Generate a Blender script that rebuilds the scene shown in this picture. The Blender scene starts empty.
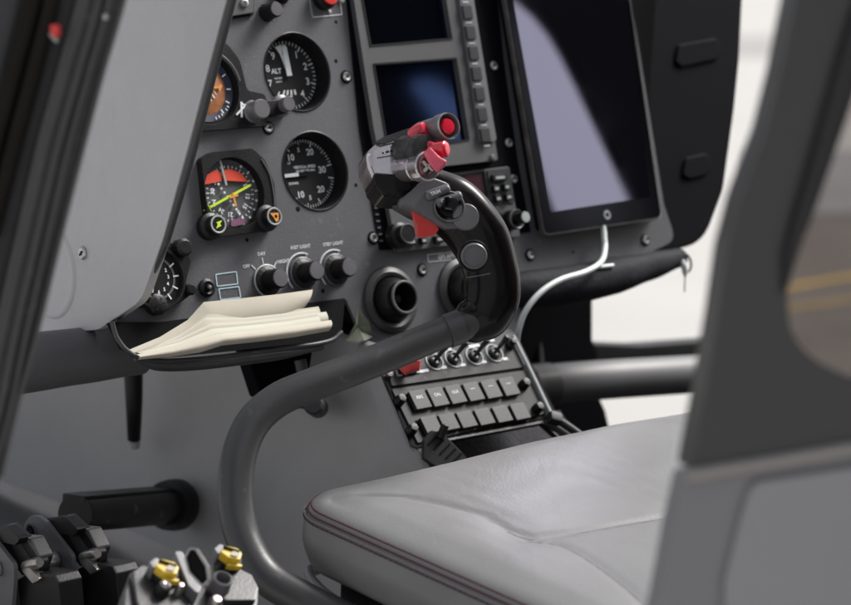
import bpy, bmesh, math, random
from mathutils import Vector, Matrix, geometry
R = math.radians; PI = math.pi
random.seed(7)
scene = bpy.context.scene
COL = scene.collection

# ------------------------------------------------------------------ camera
K = 0.000454                       # half-degree-ish: metres per photo pixel per metre of distance
CAM = Vector((0, 0, 1.65)); PITCH = R(10)
RT = Vector((1, 0, 0)); UPV = Vector((0, math.sin(PITCH), math.cos(PITCH))); FW = Vector((0, math.cos(PITCH), -math.sin(PITCH)))
def W(px, py, d):
    return CAM + RT*((px-425.5)*K*d) - UPV*((py-302.5)*K*d) + FW*d
def ray(px, py):
    return (RT*((px-425.5)*K) - UPV*((py-302.5)*K) + FW)
PHI = R(40.3)
Z = Vector((0, 0, 1))
U = Vector((math.cos(PHI), math.sin(PHI), 0))       # aircraft athwart axis, to starboard
A = Vector((math.sin(PHI), -math.cos(PHI), 0))      # aircraft aft axis

cd = bpy.data.cameras.new('camera'); cam = bpy.data.objects.new('camera', cd); COL.objects.link(cam)
cam.location = CAM; cam.rotation_euler = (R(90)-PITCH, 0, 0)
cd.sensor_width = 36; cd.lens = 18/(425.5*K); cd.clip_start = 0.05; cd.clip_end = 5000
cd.dof.use_dof = True; cd.dof.focus_distance = 1.95; cd.dof.aperture_fstop = 5.4
scene.camera = cam

class Fr:
    def __init__(s, o, u, v, n=None):
        s.o = Vector(o); s.u = Vector(u).normalized(); v = Vector(v)
        v = (v - s.u*v.dot(s.u)).normalized(); s.v = v
        s.n = s.u.cross(v).normalized()
    def P(s, a, b, c=0): return s.o + s.u*a + s.v*b + s.n*c
    def uv(s, px, py, c=0):
        r = ray(px, py); o = s.o + s.n*c
        t = (o-CAM).dot(s.n)/r.dot(s.n)
        p = CAM + r*t - o
        return (p.dot(s.u), p.dot(s.v))
    def sub(s, a, b, c=0, rot=0):
        u = s.u*math.cos(rot)+s.v*math.sin(rot); v = -s.u*math.sin(rot)+s.v*math.cos(rot)
        return Fr(s.P(a, b, c), u, v)

# ------------------------------------------------------------------ materials
def mat(name, col, rough=0.5, metal=0.0, spec=0.5, bump=0.0, bscale=400, var=0.0, vscale=6, coat=0.0, rvar=0.0, emit=None, trans=0, wear=0.0, ior=1.5):
    m = bpy.data.materials.new(name); m.use_nodes = True
    nt = m.node_tree; N = nt.nodes; L = nt.links; p = N['Principled BSDF']
    p.inputs['Base Color'].default_value = (*col, 1); p.inputs['Roughness'].default_value = rough
    p.inputs['Metallic'].default_value = metal; p.inputs['Specular IOR Level'].default_value = spec
    p.inputs['Coat Weight'].default_value = coat; p.inputs['Coat Roughness'].default_value = 0.08
    p.inputs['IOR'].default_value = ior
    if trans: p.inputs['Transmission Weight'].default_value = trans
    if emit: p.inputs['Emission Color'].default_value = (*emit[0], 1); p.inputs['Emission Strength'].default_value = emit[1]
    tc = N.new('ShaderNodeTexCoord')
    if var or rvar:
        n = N.new('ShaderNodeTexNoise'); n.inputs['Scale'].default_value = vscale; n.inputs['Detail'].default_value = 6; n.inputs['Roughness'].default_value = .65
        L.new(tc.outputs['Object'], n.inputs['Vector'])
        if var:
            mx = N.new('ShaderNodeMix'); mx.data_type = 'RGBA'
            mr = N.new('ShaderNodeMapRange'); mr.inputs['From Min'].default_value = .3; mr.inputs['From Max'].default_value = .7
            L.new(n.outputs['Fac'], mr.inputs['Value']); L.new(mr.outputs[0], mx.inputs['Factor'])
            mx.inputs['A'].default_value = (*[c*(1-var) for c in col], 1); mx.inputs['B'].default_value = (*[min(1, c*(1+var)) for c in col], 1)
            out = mx.outputs['Result']
            if wear:
                n2 = N.new('ShaderNodeTexNoise'); n2.inputs['Scale'].default_value = 90; n2.inputs['Detail'].default_value = 8
                L.new(tc.outputs['Object'], n2.inputs['Vector'])
                m2 = N.new('ShaderNodeMapRange'); m2.inputs['From Min'].default_value = .64; m2.inputs['From Max'].default_value = .70; m2.inputs['To Max'].default_value = wear
                L.new(n2.outputs['Fac'], m2.inputs['Value'])
                mx2 = N.new('ShaderNodeMix'); mx2.data_type = 'RGBA'; L.new(out, mx2.inputs['A']); mx2.inputs['B'].default_value = (.35, .34, .33, 1)
                L.new(m2.outputs[0], mx2.inputs['Factor']); out = mx2.outputs['Result']
            L.new(out, p.inputs['Base Color'])
        if rvar:
            m3 = N.new('ShaderNodeMapRange'); m3.inputs['To Min'].default_value = max(.03, rough-rvar); m3.inputs['To Max'].default_value = min(1, rough+rvar)
            L.new(n.outputs['Fac'], m3.inputs['Value']); L.new(m3.outputs[0], p.inputs['Roughness'])
    if bump:
        n = N.new('ShaderNodeTexNoise'); n.inputs['Scale'].default_value = bscale; n.inputs['Detail'].default_value = 3
        L.new(tc.outputs['Object'], n.inputs['Vector'])
        b = N.new('ShaderNodeBump'); b.inputs['Strength'].default_value = bump; b.inputs['Distance'].default_value = 0.001
        L.new(n.outputs['Fac'], b.inputs['Height']); L.new(b.outputs[0], p.inputs['Normal'])
    return m
M = {}
M['panel'] = mat('panel_grey_paint', (.090, .092, .101), .50, bump=.35, bscale=900, var=.08, vscale=9, rvar=.1, wear=.12)
M['panel2'] = mat('avionics_grey', (.085, .085, .090), .48, bump=.25, bscale=900, var=.06, rvar=.1)
M['cover'] = mat('light_grey_shell', (.45, .444, .462), .42, bump=.3, bscale=500, var=.09, vscale=6, rvar=.14, wear=.2)
M['rollgrey'] = mat('roll_grey', (.12, .118, .125), .5, bump=.3, bscale=400, var=.10, vscale=5, rvar=.12)
M['conside'] = mat('console_side_grey', (.31, .306, .310), .5, bump=.3, bscale=400, var=.10, vscale=5, rvar=.12)  # lighter than the shell grey to make up for dimmer light on this side
M['shell'] = mat('mid_grey_shell', (.028, .0275, .0305), .5, bump=.3, bscale=400, var=.22, vscale=7, rvar=.16, wear=.05)
M['black'] = mat('black_plastic', (.008, .008, .009), .42, spec=.3, bump=.3, bscale=700, var=.2, vscale=20, rvar=.12)
M['blackmatte'] = mat('black_matte', (.004, .004, .005), .85, spec=.2, bump=.3, bscale=500, var=.2)
M['visor'] = mat('black_console_plastic', (.004, .004, .006), .6, spec=.05, bump=.4, bscale=800, var=.12, rvar=.1)
M['dial'] = mat('dial_black', (.010, .010, .011), .8, spec=.15, var=.1)
M['dialgrey'] = mat('dial_grey', (.030, .030, .032), .8, spec=.15, var=.1)
M['white'] = mat('white_marking', (.72, .75, .76), .6, var=.08, vscale=200)
M['print'] = mat('white_print', (.62, .63, .66), .6, var=.15, vscale=300)
M['cyanprint'] = mat('pale_blue_print', (.50, .66, .72), .6, var=.08, vscale=200)
M['red'] = mat('red_paint', (.62, .035, .03), .38, var=.12, vscale=60, coat=.3)
M['redflag'] = mat('red_flag', (.75, .07, .03), .6, var=.08)
M['redgloss'] = mat('red_gloss_plastic', (.55, .012, .035), .22, var=.15, vscale=80, coat=.6)
M['lime'] = mat('yellow_green_pointer', (.55, .75, .03), .5, var=.05)
M['orange'] = mat('orange_mark', (.70, .28, .04), .5, var=.05)
M['blue'] = mat('sky_blue_drum', (.022, .028, .060), .5, var=.1)
M['brown'] = mat('brown_drum', (.36, .14, .055), .5, var=.35, vscale=120)
M['gold'] = mat('yellow_paint', (.62, .42, .03), .4, var=.2, vscale=120, wear=.5)
M['purple'] = mat('mauve_mark', (.22, .09, .16), .5, var=.1)
M['screw'] = mat('screw_steel', (.50, .49, .48), .35, metal=.85, var=.15, vscale=200, rvar=.15)
M['steel'] = mat('worn_steel', (.42, .40, .38), .35, metal=.9, var=.2, vscale=60, rvar=.15)
M['tube'] = mat('grey_tube_paint', (.048, .048, .050), .42, bump=.15, bscale=600, var=.08, vscale=14, rvar=.15, wear=.08)
M['grip'] = mat('grip_glossy_black', (.005, .004, .004), .24, spec=.16, bump=.08, bscale=300, var=.25, vscale=25, rvar=.1, coat=.12)
M['gripgrey'] = mat('grip_switch_grey', (.12, .116, .126), .38, bump=.1, bscale=500, var=.12, vscale=40, rvar=.1)
M['headgloss'] = mat('grip_head_polish', (.50, .465, .485), .15, metal=.85, bump=.06, bscale=250, var=.2, vscale=30, rvar=.08)
M['darkmetal'] = mat('dark_metal', (.028, .028, .030), .40, metal=.1, bump=.2, bscale=500, var=.3, vscale=40, rvar=.15, wear=.25)
M['paper'] = mat('paper_cream', (.44, .405, .335), .8, bump=.15, bscale=120, var=.05, vscale=14)
M['paperw'] = mat('paper_white', (.47, .465, .39), .8, bump=.1, bscale=120, var=.05, vscale=20)
M['cable'] = mat('cable_white', (.66, .70, .69), .4, var=.05)
M['fabric'] = mat('pouch_fabric', (.014, .014, .019), .75, spec=.2, bump=1.0, bscale=120, var=.25, vscale=30)
M['doordark'] = mat('door_dark_paint', (.039, .0385, .040), .34, var=.05, vscale=4, rvar=.06, spec=.4)
M['doorgrey'] = mat('door_grey_paint', (.175, .173, .186), .4, var=.03, vscale=4, rvar=.05)
M['doorlight'] = mat('door_light_panel', (.245, .243, .256), .4, var=.03, vscale=4, rvar=.05)
M['belt'] = mat('door_belt_moulding', (.24, .225, .215), .4, var=.05, vscale=8)
M['rubber'] = mat('rubber_seal', (.060, .058, .058), .55, bump=.3, bscale=300, var=.22, vscale=18, rvar=.1, wear=.15)
M['rubberdark'] = mat('rubber_dark', (.012, .011, .013), .65, bump=.3, bscale=300, var=.25, vscale=18)
M['bronze'] = mat('frame_brown_grey', (.018, .016, .014), .85, spec=.05, var=.2, vscale=10)
M['glasspane'] = mat('door_glass', (.38, .36, .35), .02, trans=1.0, ior=1.02)
M['thread'] = mat('burgundy_thread', (.070, .014, .018), .7, bump=.4, bscale=1500, var=.3, vscale=300)
M['threadgrey'] = mat('grey_thread', (.16, .15, .16), .7, bump=.4, bscale=1500, var=.2, vscale=300)
M['console'] = mat('console_grey', (.026, .026, .028), .55, spec=.25, bump=.3, bscale=800, var=.08, vscale=12, rvar=.1, wear=.15)
M['key'] = mat('key_grey', (.034, .035, .037), .5, spec=.3, bump=.2, bscale=800, var=.08, vscale=30)
M['keypale'] = mat('key_pale', (.36, .39, .39), .45, var=.1, vscale=60)
M['maroon'] = mat('maroon_display', (.045, .012, .018), .2, var=.1)
M['felt'] = mat('tray_felt', (.035, .034, .040), .95, bump=1.0, bscale=250, var=.35, vscale=60)
M['button'] = mat('mfd_key_strip', (.14, .143, .152), .42, bump=.2, bscale=700, var=.1, vscale=20)

def screen_mat(name, tint, rough, spec):
    m = bpy.data.materials.new(name); m.use_nodes = True; p = m.node_tree.nodes['Principled BSDF']
    N = m.node_tree.nodes; L = m.node_tree.links
    p.inputs['Base Color'].default_value = (.002, .002, .003, 1); p.inputs['Roughness'].default_value = rough
    p.inputs['Specular IOR Level'].default_value = spec; p.inputs['IOR'].default_value = 2.3
    p.inputs['Specular Tint'].default_value = (*tint, 1)
    tc = N.new('ShaderNodeTexCoord'); n = N.new('ShaderNodeTexNoise'); n.inputs['Scale'].default_value = 14; n.inputs['Detail'].default_value = 8
    mr = N.new('ShaderNodeMapRange'); mr.inputs['From Min'].default_value = .35; mr.inputs['From Max'].default_value = .7
    mr.inputs['To Min'].default_value = rough; mr.inputs['To Max'].default_value = rough+.03
    L.new(tc.outputs['Object'], n.inputs['Vector']); L.new(n.outputs['Fac'], mr.inputs['Value']); L.new(mr.outputs[0], p.inputs['Roughness'])
    return m
M['tabscreen'] = screen_mat('tablet_glass', (.80, .76, 1.0), .015, .8)
M['mfdscreen'] = screen_mat('display_glass', (.10, .20, .55), .05, .5)

M['bezelglass'] = screen_mat('tablet_bezel_glass', (.55, .55, .65), .12, .25); M['bezelglass'].node_tree.nodes['Principled BSDF'].inputs['IOR'].default_value = 1.6
M['spine'] = mat('grip_spine_polish', (.012, .011, .011), .28, spec=.5, bump=.05, bscale=200, var=.2, vscale=30, coat=.3)
# leather
def leather():
    m = mat('seat_leather', (.185, .184, .187), .40, rvar=.10, var=.06, vscale=7)
    N = m.node_tree.nodes; L = m.node_tree.links; p = N['Principled BSDF']
    tc = N.new('ShaderNodeTexCoord')
    v = N.new('ShaderNodeTexVoronoi'); v.inputs['Scale'].default_value = 420; L.new(tc.outputs['Object'], v.inputs['Vector'])
    mp = N.new('ShaderNodeMapping'); mp.inputs['Rotation'].default_value = (0, 0, R(35)); mp.inputs['Scale'].default_value = (1, .3, 1); L.new(tc.outputs['Object'], mp.inputs['Vector'])
    n = N.new('ShaderNodeTexNoise'); n.inputs['Scale'].default_value = 42; n.inputs['Detail'].default_value = 5; n.inputs['Distortion'].default_value = 1.4; L.new(mp.outputs[0], n.inputs['Vector'])
    b1 = N.new('ShaderNodeBump'); b1.inputs['Strength'].default_value = .2; b1.inputs['Distance'].default_value = .0005
    L.new(v.outputs['Distance'], b1.inputs['Height'])
    b2 = N.new('ShaderNodeBump'); b2.inputs['Strength'].default_value = .12; b2.inputs['Distance'].default_value = .0022
    L.new(n.outputs['Fac'], b2.inputs['Height']); L.new(b1.outputs[0], b2.inputs['Normal']); L.new(b2.outputs[0], p.inputs['Normal'])
    return m
M['leather'] = leather()

# ------------------------------------------------------------------ mesh helpers
def join(dst, src):
    me = bpy.data.meshes.new('tmp'); src.to_mesh(me); src.free(); dst.from_mesh(me); bpy.data.meshes.remove(me)
    return dst
class Empty_:  pass
def root(name, loc, label=None, cat=None, group=None, kind=None):
    o = bpy.data.objects.new(name, None); COL.objects.link(o); o.location = loc; o.empty_display_size = .05
    tag(o, label, cat, group, kind); return o
def tag(o, label=None, cat=None, group=None, kind=None):
    if label: o['label'] = label
    if cat: o['category'] = cat
    if group: o['group'] = group
    if kind: o['kind'] = kind
    return o
def wloc(o):
    v = Vector((0, 0, 0))
    while o: v += o.location; o = o.parent
    return v
def obj(name, bm, m, parent=None, angle=35, origin=None, label=None):
    me = bpy.data.meshes.new(name)
    bmesh.ops.recalc_face_normals(bm, faces=bm.faces)
    off = wloc(parent) if parent else (origin if origin is not None else Vector((0, 0, 0)))
    bm.transform(Matrix.Translation(-off)); bm.to_mesh(me); bm.free()
    me.materials.append(M[m] if isinstance(m, str) else m)
    me.polygons.foreach_set('use_smooth', [True]*len(me.polygons))
    me.set_sharp_from_angle(angle=R(angle))
    o = bpy.data.objects.new(name, me); COL.objects.link(o)
    if parent: o.parent = parent
    elif origin is not None: o.location = origin
    w = o.modifiers.new('weighted', 'WEIGHTED_NORMAL'); w.keep_sharp = True; w.weight = 80
    if label: o['label'] = label
    return o
def new(): return bmesh.new()
def rp(pts, r, seg=5):
    """round the corners of a 2D polygon"""
    out = []; n = len(pts)
    for i in range(n):
        p = Vector(pts[i][:2]); rr = pts[i][2] if len(pts[i]) > 2 else r
        a = Vector(pts[i-1][:2])-p; b = Vector(pts[(i+1) % n][:2])-p
        la, lb = a.length, b.length; a.normalize(); b.normalize()
        ang = a.angle(b); d = min(rr/max(math.tan(ang/2), .05), la*.48, lb*.48)
        if rr <= 0 or ang > R(176): out.append(tuple(p)); continue
        p0 = p+a*d; p1 = p+b*d
        for k in range(seg+1):
            t = k/seg; out.append(tuple(p0*(1-t)**2 + p*2*t*(1-t) + p1*t*t))
    return out
def circ(a, b, r, seg=40, r2=None):
    return [(a+r*math.cos(2*PI*k/seg), b+(r2 or r)*math.sin(2*PI*k/seg)) for k in range(seg)]
def prism(f, pts, c0, c1, bev=0, holes=(), seg=2):
    bm = new()
    if holes:
        loops = [pts]+list(holes)
        flat = [p for l in loops for p in l]
        tris = geometry.tessellate_polygon([[Vector((p[0], p[1], 0)) for p in l] for l in loops])
        vb = [bm.verts.new(f.P(p[0], p[1], c0)) for p in flat]; vt = [bm.verts.new(f.P(p[0], p[1], c1)) for p in flat]
        for t in tris:
            try: bm.faces.new([vt[i] for i in t]); bm.faces.new([vb[i] for i in reversed(t)])
            except ValueError: pass
        k = 0
        for l in loops:
            n = len(l)
            for i in range(n):
                a, b = k+i, k+(i+1) % n
                bm.faces.new((vb[a], vb[b], vt[b], vt[a]))
            k += n
        return bm
    vb = [bm.verts.new(f.P(p[0], p[1], c0)) for p in pts]; vt = [bm.verts.new(f.P(p[0], p[1], c1)) for p in pts]
    n = len(pts); bm.faces.new(vb[::-1]); top = bm.faces.new(vt)
    for i in range(n): bm.faces.new((vb[i], vb[(i+1) % n], vt[(i+1) % n], vt[i]))
    bmesh.ops.recalc_face_normals(bm, faces=bm.faces)
    if bev:
        es = list(set(list(top.edges) + [e for e in bm.edges if len(e.link_faces) == 2 and e.link_faces[0].normal.angle(e.link_faces[1].normal) > R(40) and (e.verts[0] in vt or e.verts[1] in vt)]))
        bmesh.ops.bevel(bm, geom=es, offset=bev, segments=seg, profile=.6, affect='EDGES', clamp_overlap=True)
    return bm
def rect(a, b, w, h, r=0, seg=4):
    p = [(a-w/2, b-h/2), (a+w/2, b-h/2), (a+w/2, b+h/2), (a-w/2, b+h/2)]
    return rp(p, r, seg) if r else p
def box(f, a, b, w, h, c0, c1, bev=0, r=0, seg=2): return prism(f, rect(a, b, w, h, r), c0, c1, bev, seg=seg)
def lathe(f, a, b, prof, seg=40, flute=0, nf=16, lo=None):
    bm = new(); rings = []
    for (r, c) in prof:
        if r <= 1e-6: rings.append([bm.verts.new(f.P(a, b, c))]); continue
        ring = []
        for k in range(seg):
            t = 2*PI*k/seg; rr = r
            if flute and (lo is None or r >= lo): rr = r*(1-flute*(.5+.5*math.cos(nf*t)))
            ring.append(bm.verts.new(f.P(a+rr*math.cos(t), b+rr*math.sin(t), c)))
        rings.append(ring)
    for i in range(len(rings)-1):
        p, q = rings[i], rings[i+1]
        for k in range(seg):
            k2 = (k+1) % seg
            if len(p) == 1 and len(q) > 1: bm.faces.new((p[0], q[k], q[k2]))
            elif len(q) == 1 and len(p) > 1: bm.faces.new((p[k], p[k2], q[0]))
            elif len(p) > 1: bm.faces.new((p[k], p[k2], q[k2], q[k]))
    return bm
def cyl(f, a, b, r, c0, c1, bev=.0005, seg=32):
    return lathe(f, a, b, [(0, c0), (r, c0), (r, c1-bev), (r-bev*.4, c1-bev*.3), (r-bev, c1), (0, c1)], seg)
def cat(pts, rad, sub=8):
    P = [Vector(p) for p in pts]; out = []; ro = []
    n = len(P)
    for i in range(n-1):
        p0 = P[i-1] if i else P[0]*2-P[1]; p1, p2 = P[i], P[i+1]; p3 = P[i+2] if i+2 < n else P[n-1]*2-P[n-2]
        for k in range(sub):
            t = k/sub
            out.append(.5*((2*p1)+(p2-p0)*t+(2*p0-5*p1+4*p2-p3)*t*t+(3*p1-p0-3*p2+p3)*t**3))
            a, b = rad[i], rad[i+1]; tt = t*t*(3-2*t)
            ro.append(tuple(x*(1-tt)+y*tt for x, y in zip(a, b)) if isinstance(a, tuple) else a*(1-tt)+b*tt)
    out.append(P[-1]); ro.append(rad[-1]); return out, ro
def sweep(pts, rad, sub=8, ns=24, ref=None, ex=2.0, caps=True, rnd=0.0):
    if not isinstance(rad, (list, tuple)) : rad = [rad]*len(pts)
    P, r = cat(pts, rad, sub) if sub > 1 else ([Vector(p) for p in pts], list(rad))
    bm = new(); rings = []; n = len(P); a = None
    for i in range(n):
        t = (P[min(i+1, n-1)]-P[max(i-1, 0)]).normalized()
        if ref is not None: a = t.cross(Vector(ref)).normalized()
        elif a is None: a = t.cross(Z if abs(t.z) < .9 else Vector((1, 0, 0))).normalized()
        else: a = (a-t*a.dot(t)).normalized()
        b = a.cross(t)
        ra, rb = r[i] if isinstance(r[i], tuple) else (r[i], r[i])
        ring = []
        for k in range(ns):
            th = 2*PI*k/ns; c, s = math.cos(th), math.sin(th)
            x = math.copysign(abs(c)**(2/ex), c)*ra; y = math.copysign(abs(s)**(2/ex), s)*rb
            ring.append(bm.verts.new(P[i]+a*x+b*y))
        rings.append(ring)
    for i in range(n-1):
        for k in range(ns): bm.faces.new((rings[i][k], rings[i][(k+1) % ns], rings[i+1][(k+1) % ns], rings[i+1][k]))
    if caps:
        for e, rg, j in ((0, rings[0], 1), (n-1, rings[-1], n-2)):
            if rnd:
                c = P[e]+(P[e]-P[j]).normalized()*rnd; last = rg
                for q in (.6, .9):
                    nr = [bm.verts.new(P[e]*0 + (v.co-P[e])*math.sqrt(1-q*q)+P[e]+(c-P[e])*q) for v in rg]
                    for k in range(ns): bm.faces.new((last[k], last[(k+1) % ns], nr[(k+1) % ns], nr[k]))
                    last = nr
                bm.faces.new(last)
            else: bm.faces.new(rg)
    return bm
_tc = {}
def txt(f, s, a, b, c, size, rot=0, sx=1.0, th=.00025, bold=.0):
    key = (s, bold)
    if key not in _tc:
        cu = bpy.data.curves.new('t', 'FONT'); cu.body = s; cu.size = 1; cu.align_x = 'CENTER'; cu.align_y = 'CENTER'; cu.resolution_u = 3; cu.offset = bold
        o = bpy.data.objects.new('t', cu); COL.objects.link(o); bpy.context.view_layer.update()
        me = bpy.data.meshes.new_from_object(o.evaluated_get(bpy.context.evaluated_depsgraph_get()))
        _tc[key] = ([tuple(v.co) for v in me.vertices], [tuple(p.vertices) for p in me.polygons])
        bpy.data.objects.remove(o); bpy.data.curves.remove(cu); bpy.data.meshes.remove(me)
    vs, fs = _tc[key]; bm = new(); g = f.sub(a, b, c, rot)
    vv = [bm.verts.new(g.P(x*size*sx, y*size, 0)) for x, y, _ in vs]
    for q in fs:
        try: bm.faces.new([vv[i] for i in q])
        except ValueError: pass
    return bm
def outline(f, pts, w, c0, c1):
    """closed thin frame following a polygon"""
    pts = [tuple(p[:2]) for p in pts]; n = len(pts); inn = []
    if sum(pts[i-1][0]*pts[i][1]-pts[i][0]*pts[i-1][1] for i in range(n)) < 0: pts = pts[::-1]
    for i in range(n):
        p = Vector(pts[i]); a = (p-Vector(pts[i-1])).normalized(); b = (Vector(pts[(i+1) % n])-p).normalized()
        na = Vector((-a.y, a.x)); nb = Vector((-b.y, b.x)); m = (na+nb); m = m/max(m.length_squared, .3)*2
        inn.append(tuple(p+m*w))
    return prism(f, pts, c0, c1, holes=[inn])

# ================================================================== instrument panel
TAU = R(14.5)
PF = Fr(W(400, 160, 2.2), U, -A*math.sin(TAU)+Z*math.cos(TAU))
def q(px, py, c=0, f=None): return (f or PF).uv(px, py, c)
def Q(pts, c=0, f=None): return [(f or PF).uv(p[0], p[1], c)+tuple(p[2:]) for p in pts]

panel = root('instrument_panel', PF.P(0, -.15), 'dark grey helicopter instrument panel with round gauges, displays and knobs', 'instrument panel')
ALT = q(297.5, 72); ATT = q(208, 92); HSI = q(229, 195); VSI = q(315.5, 171); CLK = q(149, 281)
RG = .0390
out = rp(Q([(236, -70), (618, -70), (636, 30), (664, 205), (676, 240, .015), (640, 257), (521, 275, .004), (521, 338, .01), (410, 353, .03), (364, 341, .03), (346, 299, .004), (250, 311), (138, 327, .006), (116, 322), (118, 312), (140, 280), (158, 232), (180, 150), (218, 0)]), 0, 6)
holes = [circ(*ALT, RG, 56), circ(*VSI, RG, 56), circ(*q(390, 300), .0225, 40), circ(*q(463, 290), .0225, 40)]
obj('panel_plate', prism(PF, out, -.004, 0, holes=holes), 'panel', panel)
bm = new()
for (px, py, r) in [(336, 61, 2), (356, 185, 2), (298, 209, 2.6), (247, 240, 2), (182, 190, 2), (336, 22, 1.8), (323, 291, 2.2), (281, 8, 2), (573, 252, 1.5), (237, 306, 1.2)]:
    obj('screw_hole', lathe(PF, *q(px, py), [(0, .0004), (r*.00075, .0004), (r*.001, .0001)], 14), 'blackmatte', panel)
inner = [(a*.96+.004, b*.96) for a, b in Q([(140, -60), (690, -60), (670, 238), (520, 268), (515, 325), (410, 343), (374, 332), (352, 294), (150, 312)])]
obj('panel_housing', prism(PF, inner, -.16, -.035, .002), 'blackmatte', panel)

def screw(f, a, b, r, parent, m='screw'):
    h = math.radians(random.uniform(0, 90)); bm = lathe(f, a, b, [(0, .0016), (r*.30, .0016), (r*.34, .0026), (r*.8, .0030), (r, .0018), (r, 0)], 24)
    obj('screw', bm, m, parent)
    o2 = box(f.sub(a, b, 0, h), 0, 0, r*1.1, r*.22, .0029, .0033); obj('screw_slot', o2, 'blackmatte', parent)
for px, py in [(346, 77), (268, 128), (373, 238), (422, 270), (508, 143), (493, 66), (530, 255), (645, 240), (513, 179), (499, 176)][:9]:
    a, b = q(px, py); screw(PF, a, b, .0046, panel)
    obj('washer', lathe(PF, a, b, [(.0044, .0008), (.0066, .0006), (.0068, 0)], 24), 'blackmatte', panel)

def pol(r, deg): t = R(deg); return (r*math.sin(t), r*math.cos(t))
def tick(bm, f, r0, r1, w, deg, c):
    a = pol((r0+r1)/2, deg); g = f.sub(a[0], a[1], 0, -R(deg)); join(bm, box(g, 0, 0, w, r1-r0, c-.0002, c))
def hand(f, pts, deg, c0, c1, m, parent, name='pointer'):
    g = f.sub(0, 0, 0, -R(deg)); return obj(name, prism(g, pts, c0, c1), m, parent)

def cavity(f, r, depth, name, label):
    bm = lathe(f, 0, 0, [(r+.0006, .0006), (r-.0004, .0012), (r-.0015, .0), (r-.0030, -depth*.8), (r-.0045, -depth), (r-.0045, -depth-.003)], 64)
    return obj(name, bm, 'black', panel, label=label)
# --- altimeter
g = PF.sub(*ALT); D = .0165
gz = cavity(g, RG, D, 'altimeter', 'round altimeter with a big white pointer near zero')
obj('dial_face', cyl(g, 0, 0, RG-.003, -D-.004, -D, .0002, 56), 'dialgrey', gz)
bm = new(); c = -D+.0004; rf = RG-.0048
for k in range(50):
    L = .0062 if k % 5 == 0 else .0038
    tick(bm, g, rf-L, rf-.0006, .0011 if k % 5 == 0 else .0007, k*7.2, c)
for k in range(10):
    a, b = pol(rf*.70, k*36); join(bm, txt(g, str(k), a, b, c, .0098, bold=.02))
join(bm, txt(g, 'ALT', -.0130, .0045, c, .0068, bold=.03)); join(bm, txt(g, '100 FEET', -.0120, -.0025, c, .0026, bold=.02)); join(bm, txt(g, '1000 FT', -.0120, -.006, c, .0024, bold=.02))
obj('dial_markings', bm, 'white', gz)
bm = new()
for k in range(4):
    join(bm, prism(g, [(-.011+k*.005, -.0195), (-.0085+k*.005, -.0195), (-.006+k*.005*.8, -.0145), (-.008+k*.005*.8, -.0145)], c, c+.0003))
obj('hatch_flag', bm, 'white', gz)
hand(g, [(-.0030, -.001), (.0030, -.001), (.0028, .027), (.0014, .0295), (-.0014, .0295), (-.0028, .027)], -2, c+.002, c+.003, 'white', gz)
hand(g, [(-.0010, 0), (.0010, 0), (.0012, .022), (.0042, .030), (-.0042, .030), (-.0012, .022)], -14, c+.001, c+.0018, 'white', gz)
obj('glass_rim', lathe(g, 0, 0, [(rf-.0002, -D+.001), (rf+.001, -D+.002), (rf+.003, -D+.001)], 56), 'blackmatte', gz)
# --- vertical speed indicator
g = PF.sub(*VSI)
gz = cavity(g, RG, D, 'vertical_speed_indicator', 'round vertical speed gauge with its white pointer lying level')
obj('dial_face', cyl(g, 0, 0, RG-.003, -D-.004, -D, .0002, 56), 'dialgrey', gz)
bm = new()
for k in range(-30, 31):
    deg = -90+k*5.6
    L = .0068 if k % 10 == 0 else (.0052 if k % 5 == 0 else .0034)
    tick(bm, g, rf-L, rf-.0006, .0012 if k % 10 == 0 else .0007, deg, c)
for s, deg, rr, sz in [('10', -42, .66, .0088), ('20', 24, .66, .0088), ('30', 84, .60, .0092), ('20', 138, .66, .0088), ('10', 207, .66, .0088), ('5', -10, .70, .006), ('5', 178, .70, .006)]:
    a, b = pol(rf*rr, deg); join(bm, txt(g, s, a, b, c, sz, bold=.03))
join(bm, txt(g, 'VERTICAL SPEED', 0, .0068, c, .0036, bold=.04)); join(bm, txt(g, '100 FEET PER MIN', 0, .0030, c, .0030, bold=.04))
join(bm, txt(g, 'DOWN', -.0165, -.0085, c, .0034, bold=.03)); join(bm, txt(g, 'UP', -.0180, .0115, c, .0030, bold=.03))
obj('dial_markings', bm, 'white', gz)
hand(g, [(-.0018, .010), (.0018, .010), (.0016, .030), (0, .033), (-.0016, .030)], -91, c+.001, c+.002, 'white', gz)
hand(g, [(-.0022, -.002), (.0022, -.002), (.0018, .010), (-.0018, .010)], -91, c+.001, c+.0022, 'dial', gz, 'pointer_hub')
obj('glass_rim', lathe(g, 0, 0, [(rf-.0002, -D+.001), (rf+.001, -D+.002), (rf+.003, -D+.001)], 56), 'blackmatte', gz)

def knob(f, a, b, r, h, m, parent, name='knob', flute=.08, nf=14, base=True, capm=None, taper=.86):
    o = obj(name, lathe(f, a, b, [(r, 0), (r, h*.15), (r*taper, h*.3), (r*taper, h-.001), (r*taper-.0012, h), (0, h)], 48, flute, nf, lo=r*.8), m, parent)
    if capm: obj('knob_cap', lathe(f, a, b, [(r*taper*.86, h-.0004), (r*taper*.84, h+.0006), (0, h+.0007)], 32), capm, o if o.parent.parent is None else parent)
    return o
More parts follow.
